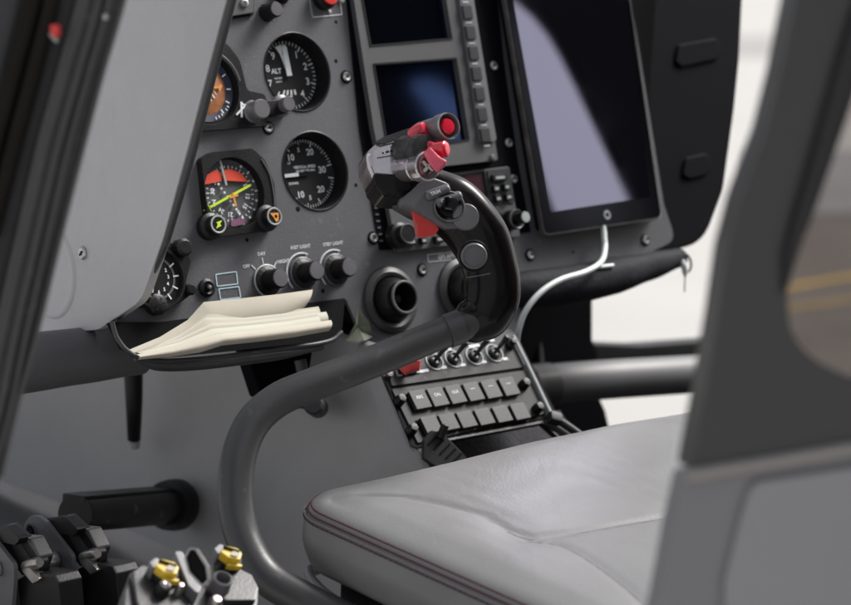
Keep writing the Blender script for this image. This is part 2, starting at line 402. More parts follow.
# --- attitude indicator (square bezel, partly behind the side cover)
g = PF.sub(*ATT)
bz = Q([(150, 40), (210, 40, .002), (222, 44, .02), (236, 62, .02), (243, 92, .006), (262, 96, .006), (263, 127, .004), (200, 132, .003), (150, 136)])
hr = .0345; hc = (-.004, .002)
gz = obj('attitude_indicator', prism(PF, rp(bz, 0, 5), 0, .007, holes=[circ(ATT[0]+hc[0], ATT[1]+hc[1], hr, 48)]), 'black', panel, label='attitude indicator with brown and blue drum half behind the light cover')
g = PF.sub(ATT[0]+hc[0], ATT[1]+hc[1])
obj('bezel_lining', lathe(g, 0, 0, [(hr+.0002, .0068), (hr-.002, .002), (hr-.003, -.002), (0, -.0021)], 48), 'blackmatte', gz)
bm = prism(g, [(-.03, -.001)]+[(.0300*math.cos(t), .0300*math.sin(t)) for t in [i*PI/24 for i in range(25)]], -.001, .0), 
obj('sky_ring', lathe(g, 0, 0, [(.0238, .0006), (.0305, .0016), (.0306, 0)], 48), 'blue', gz)
obj('horizon_drum', lathe(g, 0, 0, [(0, .0042), (.009, .0038), (.017, .0026), (.0238, .0004)], 40), 'brown', gz)
bm = new()
for k in range(6): join(bm, box(g.sub(0, 0, 0, R(-58)), .002, -.012+k*.0045, .020-abs(k-2.5)*.002, .0009, .0038-abs(k-2.5)**2*.00025, .0045-abs(k-2.5)**2*.00025))
for dg in (30, 62, 92, 120, 145): tick(bm, g, .024, .0285, .0013, dg, .0024)
for dg in (128, 135, 150, 158, 166): tick(bm, g, .027, .0295, .0011, dg, .0024)
obj('dial_markings', bm, 'white', gz)
bm = box(g, .006, .001, .016, .0018, .0045, .0055); join(bm, prism(g, [(.012, .001), (.0165, .004), (.0175, .002), (.0140, -.003)], .0045, .0053)); obj('aircraft_symbol', bm, 'orange', gz)
obj('bank_pointer', prism(g, [(.003, .0265), (.0115, .0255), (.0085, .0300), (.004, .0300)], .0018, .0026), 'redflag', gz)
arcp = [g.P(.0365*math.cos(t), .0365*math.sin(t), .0085) for t in [R(8+i*6) for i in range(13)]]
obj('rim_highlight', sweep(arcp, .0008, 1, 8), 'gripgrey', gz)
a, b = PF.uv(237, 111); gg = PF.sub(a, b)
bm = box(gg.sub(0, 0, 0, R(35)), 0, 0, .016, .0018, .007, .0078); join(bm, box(gg.sub(0, 0, 0, R(82)), 0, 0, .015, .0018, .007, .0080)); join(bm, box(gg.sub(.004, .004, 0, R(-40)), 0, 0, .008, .0016, .007, .0077))
obj('warning_flag_mark', bm, 'white', gz)
obj('caging_knob', lathe(PF, *q(249, 113), [(.011, 0), (.011, .007), (.0095, .009), (.0095, .021), (.0085, .0222), (0, .0222)], 40), 'gripgrey', panel)
obj('setting_knob_base', box(PF, *q(270, 109), .030, .015, 0, .010, .002, .006), 'black', panel)
obj('setting_knob', lathe(PF, *q(278, 107), [(.0105, 0), (.0105, .008), (.0072, .010), (.0072, .018), (.0066, .0188), (0, .0188)], 32), 'gripgrey', panel)

# --- horizontal situation indicator
bz = Q([(196, 160, .006), (205, 154, .008), (247, 150, .008), (260, 162, .015), (269, 185, .02), (272, 222, .006), (258, 232, .004), (214, 238, .006), (203, 222, .006)])
g = PF.sub(*q(228, 195)); hr = .0370
gc = q(229.5, 194)
gz = obj('heading_indicator', prism(PF, rp(bz, 0, 5), 0, .009, holes=[circ(*gc, .0335, 48)]), 'black', panel, label='compass heading gauge with red warning flag and yellow-green course pointer')
g = PF.sub(*gc); s = 1.0; rr = .0345
obj('bezel_lining', lathe(g, 0, 0, [(.0337, .0088), (.0330, .004), (.0325, .0), (0, -.0001)], 48), 'dial', gz)
bm = new(); c = .0012
for k in range(36):
    L = .0022 if k % 3 else .0034
    tick(bm, g, .0268-L, .0268, .0009, k*10+6, c)
for k, sname in enumerate(['N', '3', '6', 'E', '12', '15', 'S', '21', '24', 'W', '30', '33']):
    a, b = pol(.0195, k*30-25+6); join(bm, txt(g, sname, a, b, c, .0062, rot=-R(k*30-25+6), bold=.03))
for dg in range(35, 180, 18):
    a, b = pol(.0300, dg); join(bm, prism(g.sub(a, b, 0, R(45)), rect(0, 0, .0022, .0022), c-.0002, c)) if (dg//18) % 2 else tick(bm, g, .0285, .0318, .0014, dg, c)
for dg in (-100, -75, -50): tick(bm, g, .0285, .0318, .0014, dg, c)
for k in range(9): join(bm, lathe(g.sub(-.012+k*.0026, .010-k*.0042), 0, 0, [(0, c+.0012), (.0012, c+.0012), (.0012, c)], 12))
obj('dial_markings', bm, 'white', gz)
obj('lubber_line', box(g.sub(-.006, .020, 0, R(6)), 0, 0, .0020, .024, .0035, .0045), 'keypale', gz)
bm = prism(g, rp([(-.031, .0105), (-.0085, .0125), (-.0065, .0200, .002), (-.0140, .0235), (-.0250, .0190, .006)], 0), .0024, .0030)
join(bm, prism(g, rp([(-.0030, .0125), (.0210, .0095, .001), (.0150, .0180, .006), (.004, .0230, .004), (-.0040, .0225)], 0), .0024, .0030))
obj('warning_flag', bm, 'redflag', gz)
gg = g.sub(-.004, -.003, 0, R(19))
bm = box(gg, .002, 0, .052, .0022, .0036, .0044); join(bm, prism(gg, [(-.0330, 0), (-.0250, .0042), (-.0250, -.0042)], .0036, .0046))
obj('course_pointer', bm, 'lime', gz)
bm = box(g.sub(.001, -.006, 0, R(6)), 0, 0, .0020, .013, .0046, .0052); join(bm, box(g.sub(.001, -.003, 0, R(10)), 0, 0, .010, .0020, .0046, .0054))
obj('aircraft_symbol', bm, 'orange', gz)
obj('heading_bug', prism(g, rp([(-.006, -.031), (.010, -.030), (.012, -.0235), (-.004, -.0245)], .002), .0014, .0020), 'purple', gz)
pts = [PF.P(*p, .0095) for p in Q([(256, 161), (264, 176), (268, 195), (269.5, 214)])]
obj('rim_highlight', sweep(pts, .0007, 5, 8), 'gripgrey', gz)
for (px, py, mm, nm) in [(216, 225, 'lime', 'course_knob'), (272, 217, 'orange', 'heading_knob')]:
    f2 = PF.sub(*q(px, py, .016))
    k = obj(nm, lathe(f2, 0, 0, [(.0125, .002), (.0125, .009), (.0092, .011), (.0092, .0195), (.0086, .0202), (0, .0202)], 36), 'black', panel)
    obj('knob_ring', lathe(f2, 0, 0, [(.0068, .0202), (.0074, .0208), (.0082, .0208), (.0086, .0202)], 36), 'keypale', k)
    bm = prism(f2.sub(0, 0, 0, R(-20)), [(-.0022, -.0048), (.0030, -.0005), (.0012, .0005), (.0030, .0048), (-.0030, .0010), (-.0010, 0)], .0203, .0208) if mm == 'lime' else prism(f2, [(-.005, .0035), (.005, .0030), (.0035, -.0045), (.0005, -.0055), (-.0015, -.001)], .0203, .0208, holes=[circ(.0012, -.0002, .0017, 10)])
    obj('knob_symbol', bm, mm, k)

# --- clock, lower left, partly behind the cover
bz = Q([(120, 255, .01), (166, 243, .006), (178, 246, .01), (186, 262, .008), (180, 285, .01), (186, 296, .004), (172, 306, .01), (140, 308, .01), (120, 300)])
cc = q(150, 280)
gz = obj('clock', prism(PF, rp(bz, 0, 5), 0, .010, .002), 'black', panel, label='small round clock in a black housing with winding knobs')
g = PF.sub(*cc)
obj('clock_rim', lathe(g, 0, 0, [(.0300, .010), (.0290, .0150), (.0265, .0150), (.0255, .0112), (0, .0110)], 48), 'black', gz)
obj('dial_ring', lathe(g, 0, 0, [(.0175, .0116), (.0195, .0118), (.0197, .0112)], 48), 'gripgrey', gz)
bm = new()
for k in range(12): tick(bm, g, .0175, .0235, .0014, k*30, .0120)
for k in range(12):
    a, b = pol(.0125, k*30); join(bm, txt(g, str(k or 12), a, b, .0116, .0045, bold=.03))
obj('dial_markings', bm, 'white', gz)
for px, py, r, h in [(174, 250, .0085, .018), (184, 291, .0055, .012), (150, 306, .010, .014)]:
    obj('clock_knob', lathe(PF, *q(px, py), [(r, .006), (r, h), (r*.7, h+.002), (0, h+.002)], 30, .06, 12), 'black', gz)
obj('clock_socket', lathe(PF, *q(206, 288), [(.0085, 0), (.0085, .003), (.006, .0045), (.0035, .003), (.003, .006), (0, .0065)], 30), 'black', panel)
obj('socket_centre', lathe(PF, *q(206, 288), [(0, .0075), (.0016, .0072), (.002, .006)], 12), 'screw', panel)
bm = outline(PF, rp(Q([(215, 274), (216.5, 287), (238, 284.5), (236.5, 271)]), .0015), .0011, 0, .0006)
join(bm, outline(PF, rp(Q([(218, 288.5), (220, 300.5), (241, 298), (239, 286)]), .0015), .0011, 0, .0006))
obj('placard_boxes', bm, 'cyanprint', panel)

# --- three rotary knobs with printed scales
bmP = new()
for i, (px, py) in enumerate([(267, 281), (303, 273.5), (335.5, 270)]):
    a, b = q(px, py); g = PF.sub(a, b)
    kk = obj('rotary_knob', lathe(g, 0, 0, [(.0145, 0), (.0145, .0025), (.0118, .004), (.0102, .0045), (.0096, .021), (.0086, .0222), (0, .0222)], 48, .04, 16, lo=.0088), 'black', panel)
    obj('knob_cap', lathe(g, 0, 0, [(.0084, .0222), (.0080, .0232), (0, .0234)], 32), 'gripgrey', kk)
    obj('knob_skirt', lathe(g, 0, 0, [(.0152, .0002), (.0160, .0016), (.0148, .0026)], 48), 'gripgrey' if i else 'keypale', kk)
    if i:
        bm = new(); n = 14
        pts = [g.P(-math.cos(t)*(.0195), math.sin(t)*.0195, .0004) for t in [R(-40+k*12) for k in range(n)]]
        join(bmP, sweep(pts, (.0013, .0003) and .0009, 1, 6))
        tick(bmP, g, .0155, .0195, .0012, 22, .0005)
        join(bmP, txt(g, 'INST LIGHT' if i == 1 else 'STBY LIGHT', .002, .0255, .0004, .0046, bold=.03))
    else:
        for dg in (-42, -4, 40): tick(bmP, g, .0165, .0225, .0012, dg, .0005)
        join(bmP, txt(g, 'OFF', -.021, .0160, .0004, .0046, bold=.03)); join(bmP, txt(g, 'DAY', -.0015, .0260, .0004, .0046, bold=.03)); join(bmP, txt(g, 'NIGHT', .0225, .0165, .0004, .0046, bold=.03))
obj('knob_lettering', bmP, 'print', panel)
# --- things at the top edge
o = obj('switch_module', prism(PF, rp(Q([(222, -40), (252, -40), (250, 14), (225, 18)]), .002), 0, .006, .001), 'panel2', panel); obj('module_rim', prism(PF, rp(Q([(220, -45), (254, -45), (252, 16), (223, 20)]), .002), 0, .003, .0005), 'blackmatte', o)
a, b = q(244, 3, .006); obj('module_screw', lathe(PF, a, b, [(0, .007), (.0015, .007), (.002, .0085), (.0042, .0080), (.0045, .006)], 20), 'screw', o)
knob(PF, *q(266, 13), .0090, .018, 'black', panel, 'small_knob', capm='gripgrey')
knob(PF, *q(281, -6), .0100, .012, 'black', panel, 'small_knob')
bm = outline(PF, rp(Q([(306, -20), (312, 18), (342, 15), (338, -22)]), .001), .0010, 0, .0006); obj('fire_switch_frame', bm, 'print', panel)
obj('red_push_button', lathe(PF, *q(322, -2), [(.0125, 0), (.0125, .008), (.0095, .010), (.0095, .012)], 32), 'black', panel)
obj('red_push_button', lathe(PF, *q(323, -2), [(.0096, .010), (.0090, .013), (0, .0138)], 32), 'red', panel)
obj('indicator_lamp', lathe(PF, *q(329, 12), [(.0022, 0), (.002, .0016), (0, .002)], 16), 'screw', panel)
obj('indicator_lamp', lathe(PF, *q(341, 0), [(.0035, 0), (.003, .0026), (0, .003)], 16), 'keypale', panel)

# --- centre stack: displays
obj('stack_gap_shade', prism(PF, Q([(333, -70), (346, 0), (359, 130), (379, 250), (388, 250), (530, 232), (517, 160), (503, 60), (490, -70)]), 0, .0012), 'visor', panel)  # near-black sheet: gap beside the stack, plus shade on the plate painted in
bez = rp(Q([(339, -75), (354, 0), (374, 130), (383, 173, .003), (498, 160, .003), (493, 128), (473, 0), (463, -75)], .008), 0)
s1 = Q([(350, -70), (363, 0), (371, 45), (451, 38), (445, 0), (434, -75)], .008); s2 = Q([(374.5, 65), (389, 152), (468, 139), (455.5, 59)], .008)
md = obj('display_unit', prism(PF, bez, .0012, .008, holes=[rp(s1, .001, 2), rp(s2, .001, 2)]), 'panel2', panel, label='twin flat display unit with a column of keys on its right')
obj('display_screen', prism(PF, Q([(350, -75), (363, 0), (373, 50), (456, 43), (450, 0), (438, -80)], .003), .0012, .003), 'mfdscreen', md)
obj('display_screen', prism(PF, Q([(373, 60), (388, 157), (473, 145), (458, 53)], .003), .0012, .003), 'mfdscreen', md)
bm = new()
for s in (s1, s2): join(bm, outline(PF, [tuple(p[:2]) for p in s][::1] if s is s1 else [tuple(p[:2]) for p in s], -.0016, .008, .0088))
obj('screen_rim', bm, 'black', md)
st = rp(Q([(449, -75), (460, 0), (476, 110), (481, 143, .004), (497, 141, .004), (490, 100), (474, 0), (464, -75)], .011), 0)
sp = obj('key_strip', prism(PF, st, .008, .011, .0006), 'button', md)
bm = new()
for k in range(7):
    y = 12+k*20.5; x = 467.5+k*3.05 - (0 if k < 5 else .5)
    a, b = q(x, y, .012); join(bm, box(PF, a, b, .0125, .0145, .011, .0132, .0010, .0015))
obj('keys', bm, 'key', md)
bm = new()
for k in range(8):
    y = 2+k*20.5; x = 466+k*3.05; a, b = q(x, y, .012); join(bm, box(PF, a, b, .0075, .0012, .011, .0117))
obj('key_markings', bm, 'print', md)
a, b = q(493, 157, .01); obj('display_latch', lathe(PF, a, b, [(.003, .008), (.003, .010), (.001, .0105), (0, .0095)], 16), 'gripgrey', md)
# radio unit
ru = rp(Q([(384, 182, .002), (510, 166, .003), (521, 236, .002), (398, 252, .002)], .008), 0)
rd = obj('radio_unit', prism(PF, ru, .0012, .007, .0008), 'panel2', panel, label='radio with a dark maroon display window and small keypad')
obj('radio_display', prism(PF, Q([(440, 179), (482, 173), (487, 204), (445, 210)], .008), .007, .0076), 'maroon', rd)
obj('display_frame', outline(PF, Q([(436, 214), (490, 207), (484, 169.5), (432, 176)], .008)[::1], .0020, .007, .0095), 'black', rd)
obj('keypad_plate', prism(PF, rp(Q([(490, 205), (515, 202), (510, 168), (488, 170)], .009), .001), .007, .0085), 'key', rd)
for px, py, w in [(500, 177.5, .020), (496.5, 188.5, .008), (507, 187, .008), (498.5, 198.5, .008), (509, 197, .008), (412, 242, .011), (440, 239, .012), (424, 240.5, .007)]:
    a, b = q(px, py, .012); kk = obj('key', box(PF, a, b, w, .0072, .0070, .0125, .001, .001), 'black', rd)
    obj('key_legend', box(PF, a, b, w*.62, .0028, .0123, .0128), 'keypale', kk)
knob(PF, *q(508, 222, .015), .0125, .012, 'black', rd, 'tuning_knob'); 
kk = obj('tuning_knob', lathe(PF, *q(512, 220, .014), [(.0105, .007), (.0105, .020), (.0090, .022), (.0090, .0225), (.0060, .0225), (.0060, .034), (.0055, .035), (0, .035)], 40), 'black', rd)
obj('knob_cap', lathe(PF, *q(512, 220, .014), [(.0056, .035), (.0054, .0358), (0, .036)], 30), 'keypale', kk)
obj('knob_ring', lathe(PF, *q(512, 220, .014), [(.0088, .0225), (.0096, .0230), (.0102, .0222)], 40), 'gripgrey', kk)
kk = obj('tuning_knob', lathe(PF, *q(397, 236, .01), [(.0125, .007), (.0125, .017), (.0095, .019), (.0095, .027), (.0088, .028), (0, .028)], 40), 'black', rd)
obj('knob_ring', lathe(PF, *q(397, 236, .01), [(.0085, .0278), (.0092, .0286), (.0098, .0278)], 40), 'gripgrey', kk)
bm = new()
for k in range(9):
    a, b = q(373.0+k*1.05, 188+k*6.6, .002); join(bm, box(PF, a, b, .0042, .0016, .0012, .0022))
obj('side_scale_marks', bm, 'gripgrey', panel)
# GPS placard
a, b = q(446, 257); gg = PF.sub(a, b)
pb = Q([(428, 262.5), (465, 258.5), (463, 250.5), (427, 254.5)])
bm = outline(PF, rp(pb, .001), .0007, 0, .0005); join(bm, txt(PF, 'GPS APPR', *q(447, 256.5), .0005, .0062, sx=.92, bold=.02)); obj('placard_lettering', bm, 'print', panel)
# air vents
for i, (px, py) in enumerate([(390, 300), (463, 290)]):
    a, b = q(px, py); g = PF.sub(a, b)
    v = obj('air_vent', lathe(g, 0, 0, [(.0335, 0), (.0325, .003), (.0275, .0055), (.0240, .004), (.0225, -.004), (.0225, -.02)], 56), 'tube', panel, label='round eyeball air vent in full view' if i == 0 else 'round eyeball air vent half hidden by the grip')
    obj('vent_ball', lathe(g, 0, 0, [(.0223, -.012), (.0226, .000), (.0215, .008), (.0190, .014), (.0165, .017), (.0165, .024), (.0148, .0245), (.0140, .0235), (.0128, .010), (.0115, -.004), (0, -.0045)], 56), 'black', v)
    obj('vent_rim', lathe(g, 0, 0, [(.0140, .0240), (.0146, .0252), (.0156, .0254), (.0168, .0240)], 56), 'gripgrey', v)
    obj('vent_valve', lathe(g, .003, 0, [(0, .010), (.004, .009), (.006, .004), (.0065, -.004)], 24), 'tube', v)

# --- side cover (light grey shell over the panel's left end)
SC = Fr(W(190, 100, 1.84), A, Z)
side = rp(Q([(250, -90), (226, 0), (187, 150), (163, 238, .05), (141, 301, .05), (98, 330, .05), (-70, 342, 0), (-40, 240), (10, 70), (60, -90)], 0, SC), 0, 10)
cv = obj('side_cover', prism(SC, side, -.009, 0, .0012), 'cover', panel, label='light grey side cover closing the left end of the panel')
edge = [p for p in side if True]
epts = [SC.P(*p, -.0045) for p in Q([(252, -90), (228, 0), (189, 150), (167, 226), (159, 250), (145, 278), (128, 303), (108, 320), (84, 329.5)], 0, SC)]
obj('cover_edge_trim', sweep(epts, .0034, 6, 12), 'tube', cv)
a, b = SC.uv(83.5, 253); screw(SC, a, b, .0062, cv)
a, b = SC.uv(50, 270); obj('cover_recess', lathe(SC, a, b, [(.046, 0), (.044, .0016), (.041, .0020), (.038, .0012), (.036, 0)], 60), 'cover', cv)
# lower roll and document tray
TRY = PF.sub(0, 0, .05)
roll = [W(-200, 390, 1.80), W(-60, 374, 1.90), W(20, 364, 1.97), W(80, 356, 2.02), W(140, 350, 2.06)]
obj('lower_roll', sweep(roll, [.027, .027, .027, .026, .023], 6, 32, rnd=.008), 'rollgrey', panel)
tc_ = .045
lip = [TRY.P(*p, 0) for p in Q([(112, 322), (117, 338), (129, 352), (150, 360.5), (200, 359), (270, 350.5), (326, 342), (342, 332)], 0, TRY)]
tr = obj('document_tray', sweep(lip, [.0022]*8, 6, 12), 'tube', panel)
obj('tray_underside', sweep([TRY.P(*TRY.uv(x, y, -.004), -.004) for x, y in [(136, 359), (160, 365), (200, 363.5), (270, 355.5), (322, 347)]], [.003, .0055, .006, .0055, .003], 6, 16, rnd=.002), 'tube', tr)
obj('tray_inside', prism(TRY, Q([(112, 322), (160, 322), (345, 298), (342, 333), (326, 341), (150, 359), (125, 348)], -.045, TRY), -.055, -.045), 'blackmatte', tr)

# ================================================================== papers in the tray
def lin(P, m=6): return [P[i].lerp(P[i+1], j/m) for i in range(len(P)-1) for j in range(m)]+[P[-1]]
def sheet(name, top, bot, c, label, m='paper', th=.0008, bow=.004, edges=6):
    T = [TRY.P(*TRY.uv(x, y, c), c) for x, y in top]; Bt = [TRY.P(*TRY.uv(x, y, c+bow*.5), c+bow*.5) for x, y in bot]
    T, Bt = lin(T), lin(Bt)
    bm = new(); n = len(T); m_ = 8; G = []
    for s in (0, 1):
        G.append([[bm.verts.new(T[i].lerp(Bt[i], j/m_) + TRY.n*(bow*math.sin(PI*j/m_)+.0004*math.sin(i*.25+c*900)) - TRY.n*th*s) for j in range(m_+1)] for i in range(n)])
    for i in range(n-1):
        for j in range(m_):
            bm.faces.new((G[0][i][j], G[0][i+1][j], G[0][i+1][j+1], G[0][i][j+1])); bm.faces.new((G[1][i][j], G[1][i][j+1], G[1][i+1][j+1], G[1][i+1][j]))
        for j in (0, m_): bm.faces.new((G[0][i][j], G[1][i][j], G[1][i+1][j], G[0][i+1][j]))
    for i in (0, n-1):
        for j in range(m_): bm.faces.new((G[0][i][j], G[0][i][j+1], G[1][i][j+1], G[1][i][j]))
    org = T[0].copy()
    o = obj(name, bm, m, origin=org, angle=18); tag(o, label, 'paper', 'papers in the document tray'); return o
sheet('paper_folder', [(126, 351), (160, 337), (188, 320), (204, 302), (240, 298.5), (280, 294), (313, 289.5)], [(131, 356), (165, 353), (200, 345), (225, 338), (255, 330), (285, 322), (305, 307)], -.012, 'tallest cream sheet at the back, sweeping up to a pointed top right corner', th=.0005, bow=.003)
LB = ['topmost white sheet edge just in front of the tallest cream sheet', 'second sheet edge below the tallest cream sheet, ending short at the right', 'third sheet edge in the stack, middle of the papers', 'fourth sheet edge in the stack, slightly longer to the right', 'fifth sheet edge, lying just above the two lowest ones', 'cream sheet lying right behind the front booklet']
random.seed(11)
for k in range(6):
    t = k/5; j = random.uniform(-1.2, 1.2); e = random.uniform(-7, 3)
    x0, y0 = 205+7*t+random.uniform(-3, 3), 314+15*t
    sheet('paper_sheet', [(142+random.uniform(-6, 8), 351+1.5*t), (180, 333+9*t), (x0, y0), (245, 315.5+10.5*t+j*.3), (285, 311+11*t+j*.5), (320+5*t+e, 306.5+10.5*t+j)], [(144, 357), (182, 353), (x0+3, 345), (248, 340), (287, 334), (322+4*t+e, 323+6*t+j)], -.009+.003*k, LB[k], 'paperw' if k % 2 else 'paper', th=.0004, bow=.0015+random.uniform(0, .002))
sheet('paper_booklet', [(137, 354.5), (170, 347), (200, 338.5), (222, 333.5), (255, 330), (295, 325), (331, 320)], [(139, 359.5), (170, 357), (200, 352.5), (222, 345.5), (255, 342), (295, 337), (329, 331)], .011, 'front cream booklet with a creased spine, lowest in the tray', 'paper', th=.0012, bow=.0035)
bm = new(); pts = [PF.P(*PF.uv(x, y, .0), .01+z) for x, y, z in [(340, 342, 0), (346, 324, .006), (352, 309, 0), (358, 324, .008), (366, 338, .001), (352, 343, .010), (352, 328, .0)]]
vv = [bm.verts.new(p) for p in pts]
for t in [(0, 1, 6), (1, 2, 6), (2, 3, 6), (3, 4, 6), (4, 5, 6), (5, 0, 6)]: bm.faces.new([vv[i] for i in t])
bmesh.ops.solidify(bm, geom=bm.faces[:], thickness=.0012)
o = obj('crumpled_tag', bm, mat('pale_green_plastic', (.22, .24, .19), .4, var=.3, vscale=60), origin=pts[0], angle=10); tag(o, 'crumpled pale green plastic tag hanging right of the document tray', 'tag')

# ================================================================== black end panel (right)
VF = PF.sub(0, 0, -.035)
ve = root('end_panel', VF.P(.3, -.1), 'large black plastic end panel with rounded lower corner behind the tablet', 'plastic panel')
vo = rp(Q([(590, -90), (746, -90), (743, 0), (740, 60), (735, 110), (724, 190, .05), (704, 243, .07), (668, 251, .01), (600, 258)], 0, VF), 0, 10)
obj('panel_shell', prism(VF, vo, -.03, 0, .004, seg=3), 'visor', ve)
for pts in ([(674, 62), (677, 45, .006), (715, 38, .008), (720, 52), (716, 60), (680, 68, .006)], [(681, 176, .01), (684, 158, .01), (706, 153, .01), (712, 168, .01), (704, 176, .008), (688, 180, .01)]):
    obj('boss', prism(VF, rp(Q(pts, 0, VF), 0), -.001, .003, .0025, seg=4), 'visor', ve)

# ================================================================== tablet and cable
TB = PF.sub(0, 0, .010)
tab = root('tablet', TB.P(*TB.uv(560, 225)), 'black tablet reflecting the pale sky, mounted at the panel right end', 'tablet')
to = rp(Q([(487, -90), (506, 0), (545, 236, .008), (663, 218.5, .008), (631, 0), (614, -90)], .007, TB), 0, 6)
obj('tablet_body', prism(TB, to, 0, .006, .0012), 'steel', tab)
def shrink(pts, d):
    cx = sum(p[0] for p in pts)/len(pts); cy = sum(p[1] for p in pts)/len(pts)
    return [(p[0]-math.copysign(d, p[0]-cx), p[1]-math.copysign(d, p[1]-cy)) for p in pts]
obj('tablet_screen', prism(TB, shrink(to, .0018), .0055, .0070), 'bezelglass', tab)
obj('tablet_display', prism(TB, Q([(492, -85), (513, 0), (551, 212), (650, 197), (626, 0), (611, -85)], .0072, TB), .0068, .0073), 'tabscreen', tab)
a, b = TB.uv(602.5, 216); obj('home_button', lathe(TB, a, b, [(.0026, .0072), (.0030, .0078), (.0046, .0078), (.005, .0072)], 24), 'keypale', tab)
obj('mount_plate', prism(PF, rp(Q([(480, -90), (498, 0), (536, 232, .006), (655, 215, .006), (625, 0), (608, -90)]), 0), 0, .0095), 'blackmatte', tab)
def bp(px, py, c): return PF.P(*PF.uv(px, py, c), c)
cpts = [bp(603.5, 233, .014), bp(605, 247, .020), bp(601, 262, .030), bp(585, 272, .038), bp(560, 280, .042), bp(540, 293, .042), bp(525, 312, .036), bp(518, 332, .026), bp(516.5, 348, .012)]
cb = root('charging_cable', cpts[-1], 'white charging cable plugged into the bottom of the tablet', 'cable')
obj('cable_cord', sweep(cpts, [.0030]*9, 8, 14), 'cable', cb)
obj('cable_plug', sweep([bp(603, 226, .0135), bp(604, 233, .0145), bp(604.6, 243, .018)], [(.0042, .0028), (.0044, .003), (.0034, .003)], 4, 16), 'cable', cb)
o = obj('cable_tab', sweep([bp(600, 267, .022), bp(613, 265.5, .022)], .0022, 2, 12, rnd=.001), 'cable', origin=bp(600, 267, .022)); tag(o, 'short white plastic tab above the black pouch', 'plastic tab')

# ================================================================== pouch
pc = [bp(498, 292, -.012), bp(530, 290, -.008), bp(570, 285, -.004), bp(608, 277, -.004), bp(645, 267, -.008), bp(677, 258, -.012)]
po = root('zip_pouch', pc[2], 'black fabric zip pouch hanging under the panel below the tablet', 'pouch')
bm = sweep(pc, [(.018, .020), (.021, .025), (.021, .027), (.020, .026), (.016, .021), (.011, .015)], 10, 40, ref=PF.n, ex=2.3, rnd=.003)
obj('pouch_body', bm, 'fabric', po)
for off in (-.010, .002, .014):
    pl = [p + PF.v*(off*(1-.18*abs(i-2))) + PF.n*(.0165 - .0000 - abs(off)*.25 - .0018*abs(i-2.4)) for i, p in enumerate(pc)]
    obj('pouch_seam', sweep(pl[:], [.0016]*6, 8, 8), 'fabric', po)
rc = bp(686, 263, 0); ring = [rc + PF.u*(.008*math.cos(t)) + PF.v*(.010*math.sin(t)) for t in [2*PI*k/20 for k in range(21)]]
obj('pull_ring', sweep(ring, .0013, 1, 8), 'black', po)
pu = obj('zip_pull', sweep([bp(682, 260, .003), bp(684, 266, .004), bp(685, 273, .003), bp(685, 276, .003)], [.0026, .0036, .0028, .002], 4, 12), 'cable', po)
obj('pull_cord', sweep([bp(685, 275, .003), bp(684.5, 292, .003)], .0007, 1, 8), 'tube', pu)

# ================================================================== centre console (pedestal)
T2 = R(40)
CF = Fr(W(450, 400, 2.13), U, -A*math.sin(T2)+Z*math.cos(T2))
con = root('centre_console', CF.P(0, -.1, -.2), 'grey sloping centre console with toggles, two rows of keys and a tray', 'console')
cout = rp(Q([(372, 345, .004), (512, 329, .006), (518, 338), (553, 412), (588, 440), (606, 480), (452, 497), (410, 440), (386, 385)], 0, CF), 0)
hole = Q([(440, 443), (541, 424), (566, 446), (590, 475), (470, 492)], 0, CF)
obj('console_top', prism(CF, cout, -.004, 0, holes=[hole]), 'console', con)
bm = outline(CF, hole[::1], -.0022, -.002, .0022); obj('tray_rim', bm, 'black', con)
obj('tray_floor', prism(CF, Q([(425, 430), (560, 410), (610, 490), (450, 500)], -.04, CF), -.045, -.04), 'felt', con)
# side shell of console: blends down towards the floor
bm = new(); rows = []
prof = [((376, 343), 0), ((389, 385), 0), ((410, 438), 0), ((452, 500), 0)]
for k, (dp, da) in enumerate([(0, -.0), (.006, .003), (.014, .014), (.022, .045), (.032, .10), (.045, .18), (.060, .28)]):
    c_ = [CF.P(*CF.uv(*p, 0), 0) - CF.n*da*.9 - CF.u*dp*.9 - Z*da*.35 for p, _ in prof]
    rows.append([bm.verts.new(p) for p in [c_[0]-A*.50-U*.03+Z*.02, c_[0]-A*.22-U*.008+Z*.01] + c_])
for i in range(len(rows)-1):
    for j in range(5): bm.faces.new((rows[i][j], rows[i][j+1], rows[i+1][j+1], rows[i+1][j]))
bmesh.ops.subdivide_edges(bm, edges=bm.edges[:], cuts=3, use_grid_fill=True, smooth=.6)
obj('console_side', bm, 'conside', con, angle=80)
bm = prism(CF, Q([(376, 345), (512, 331), (553, 412), (588, 440), (606, 480), (452, 497), (410, 440), (389, 385)], -.05, CF), -.22, -.046); obj('console_core', bm, 'blackmatte', con)
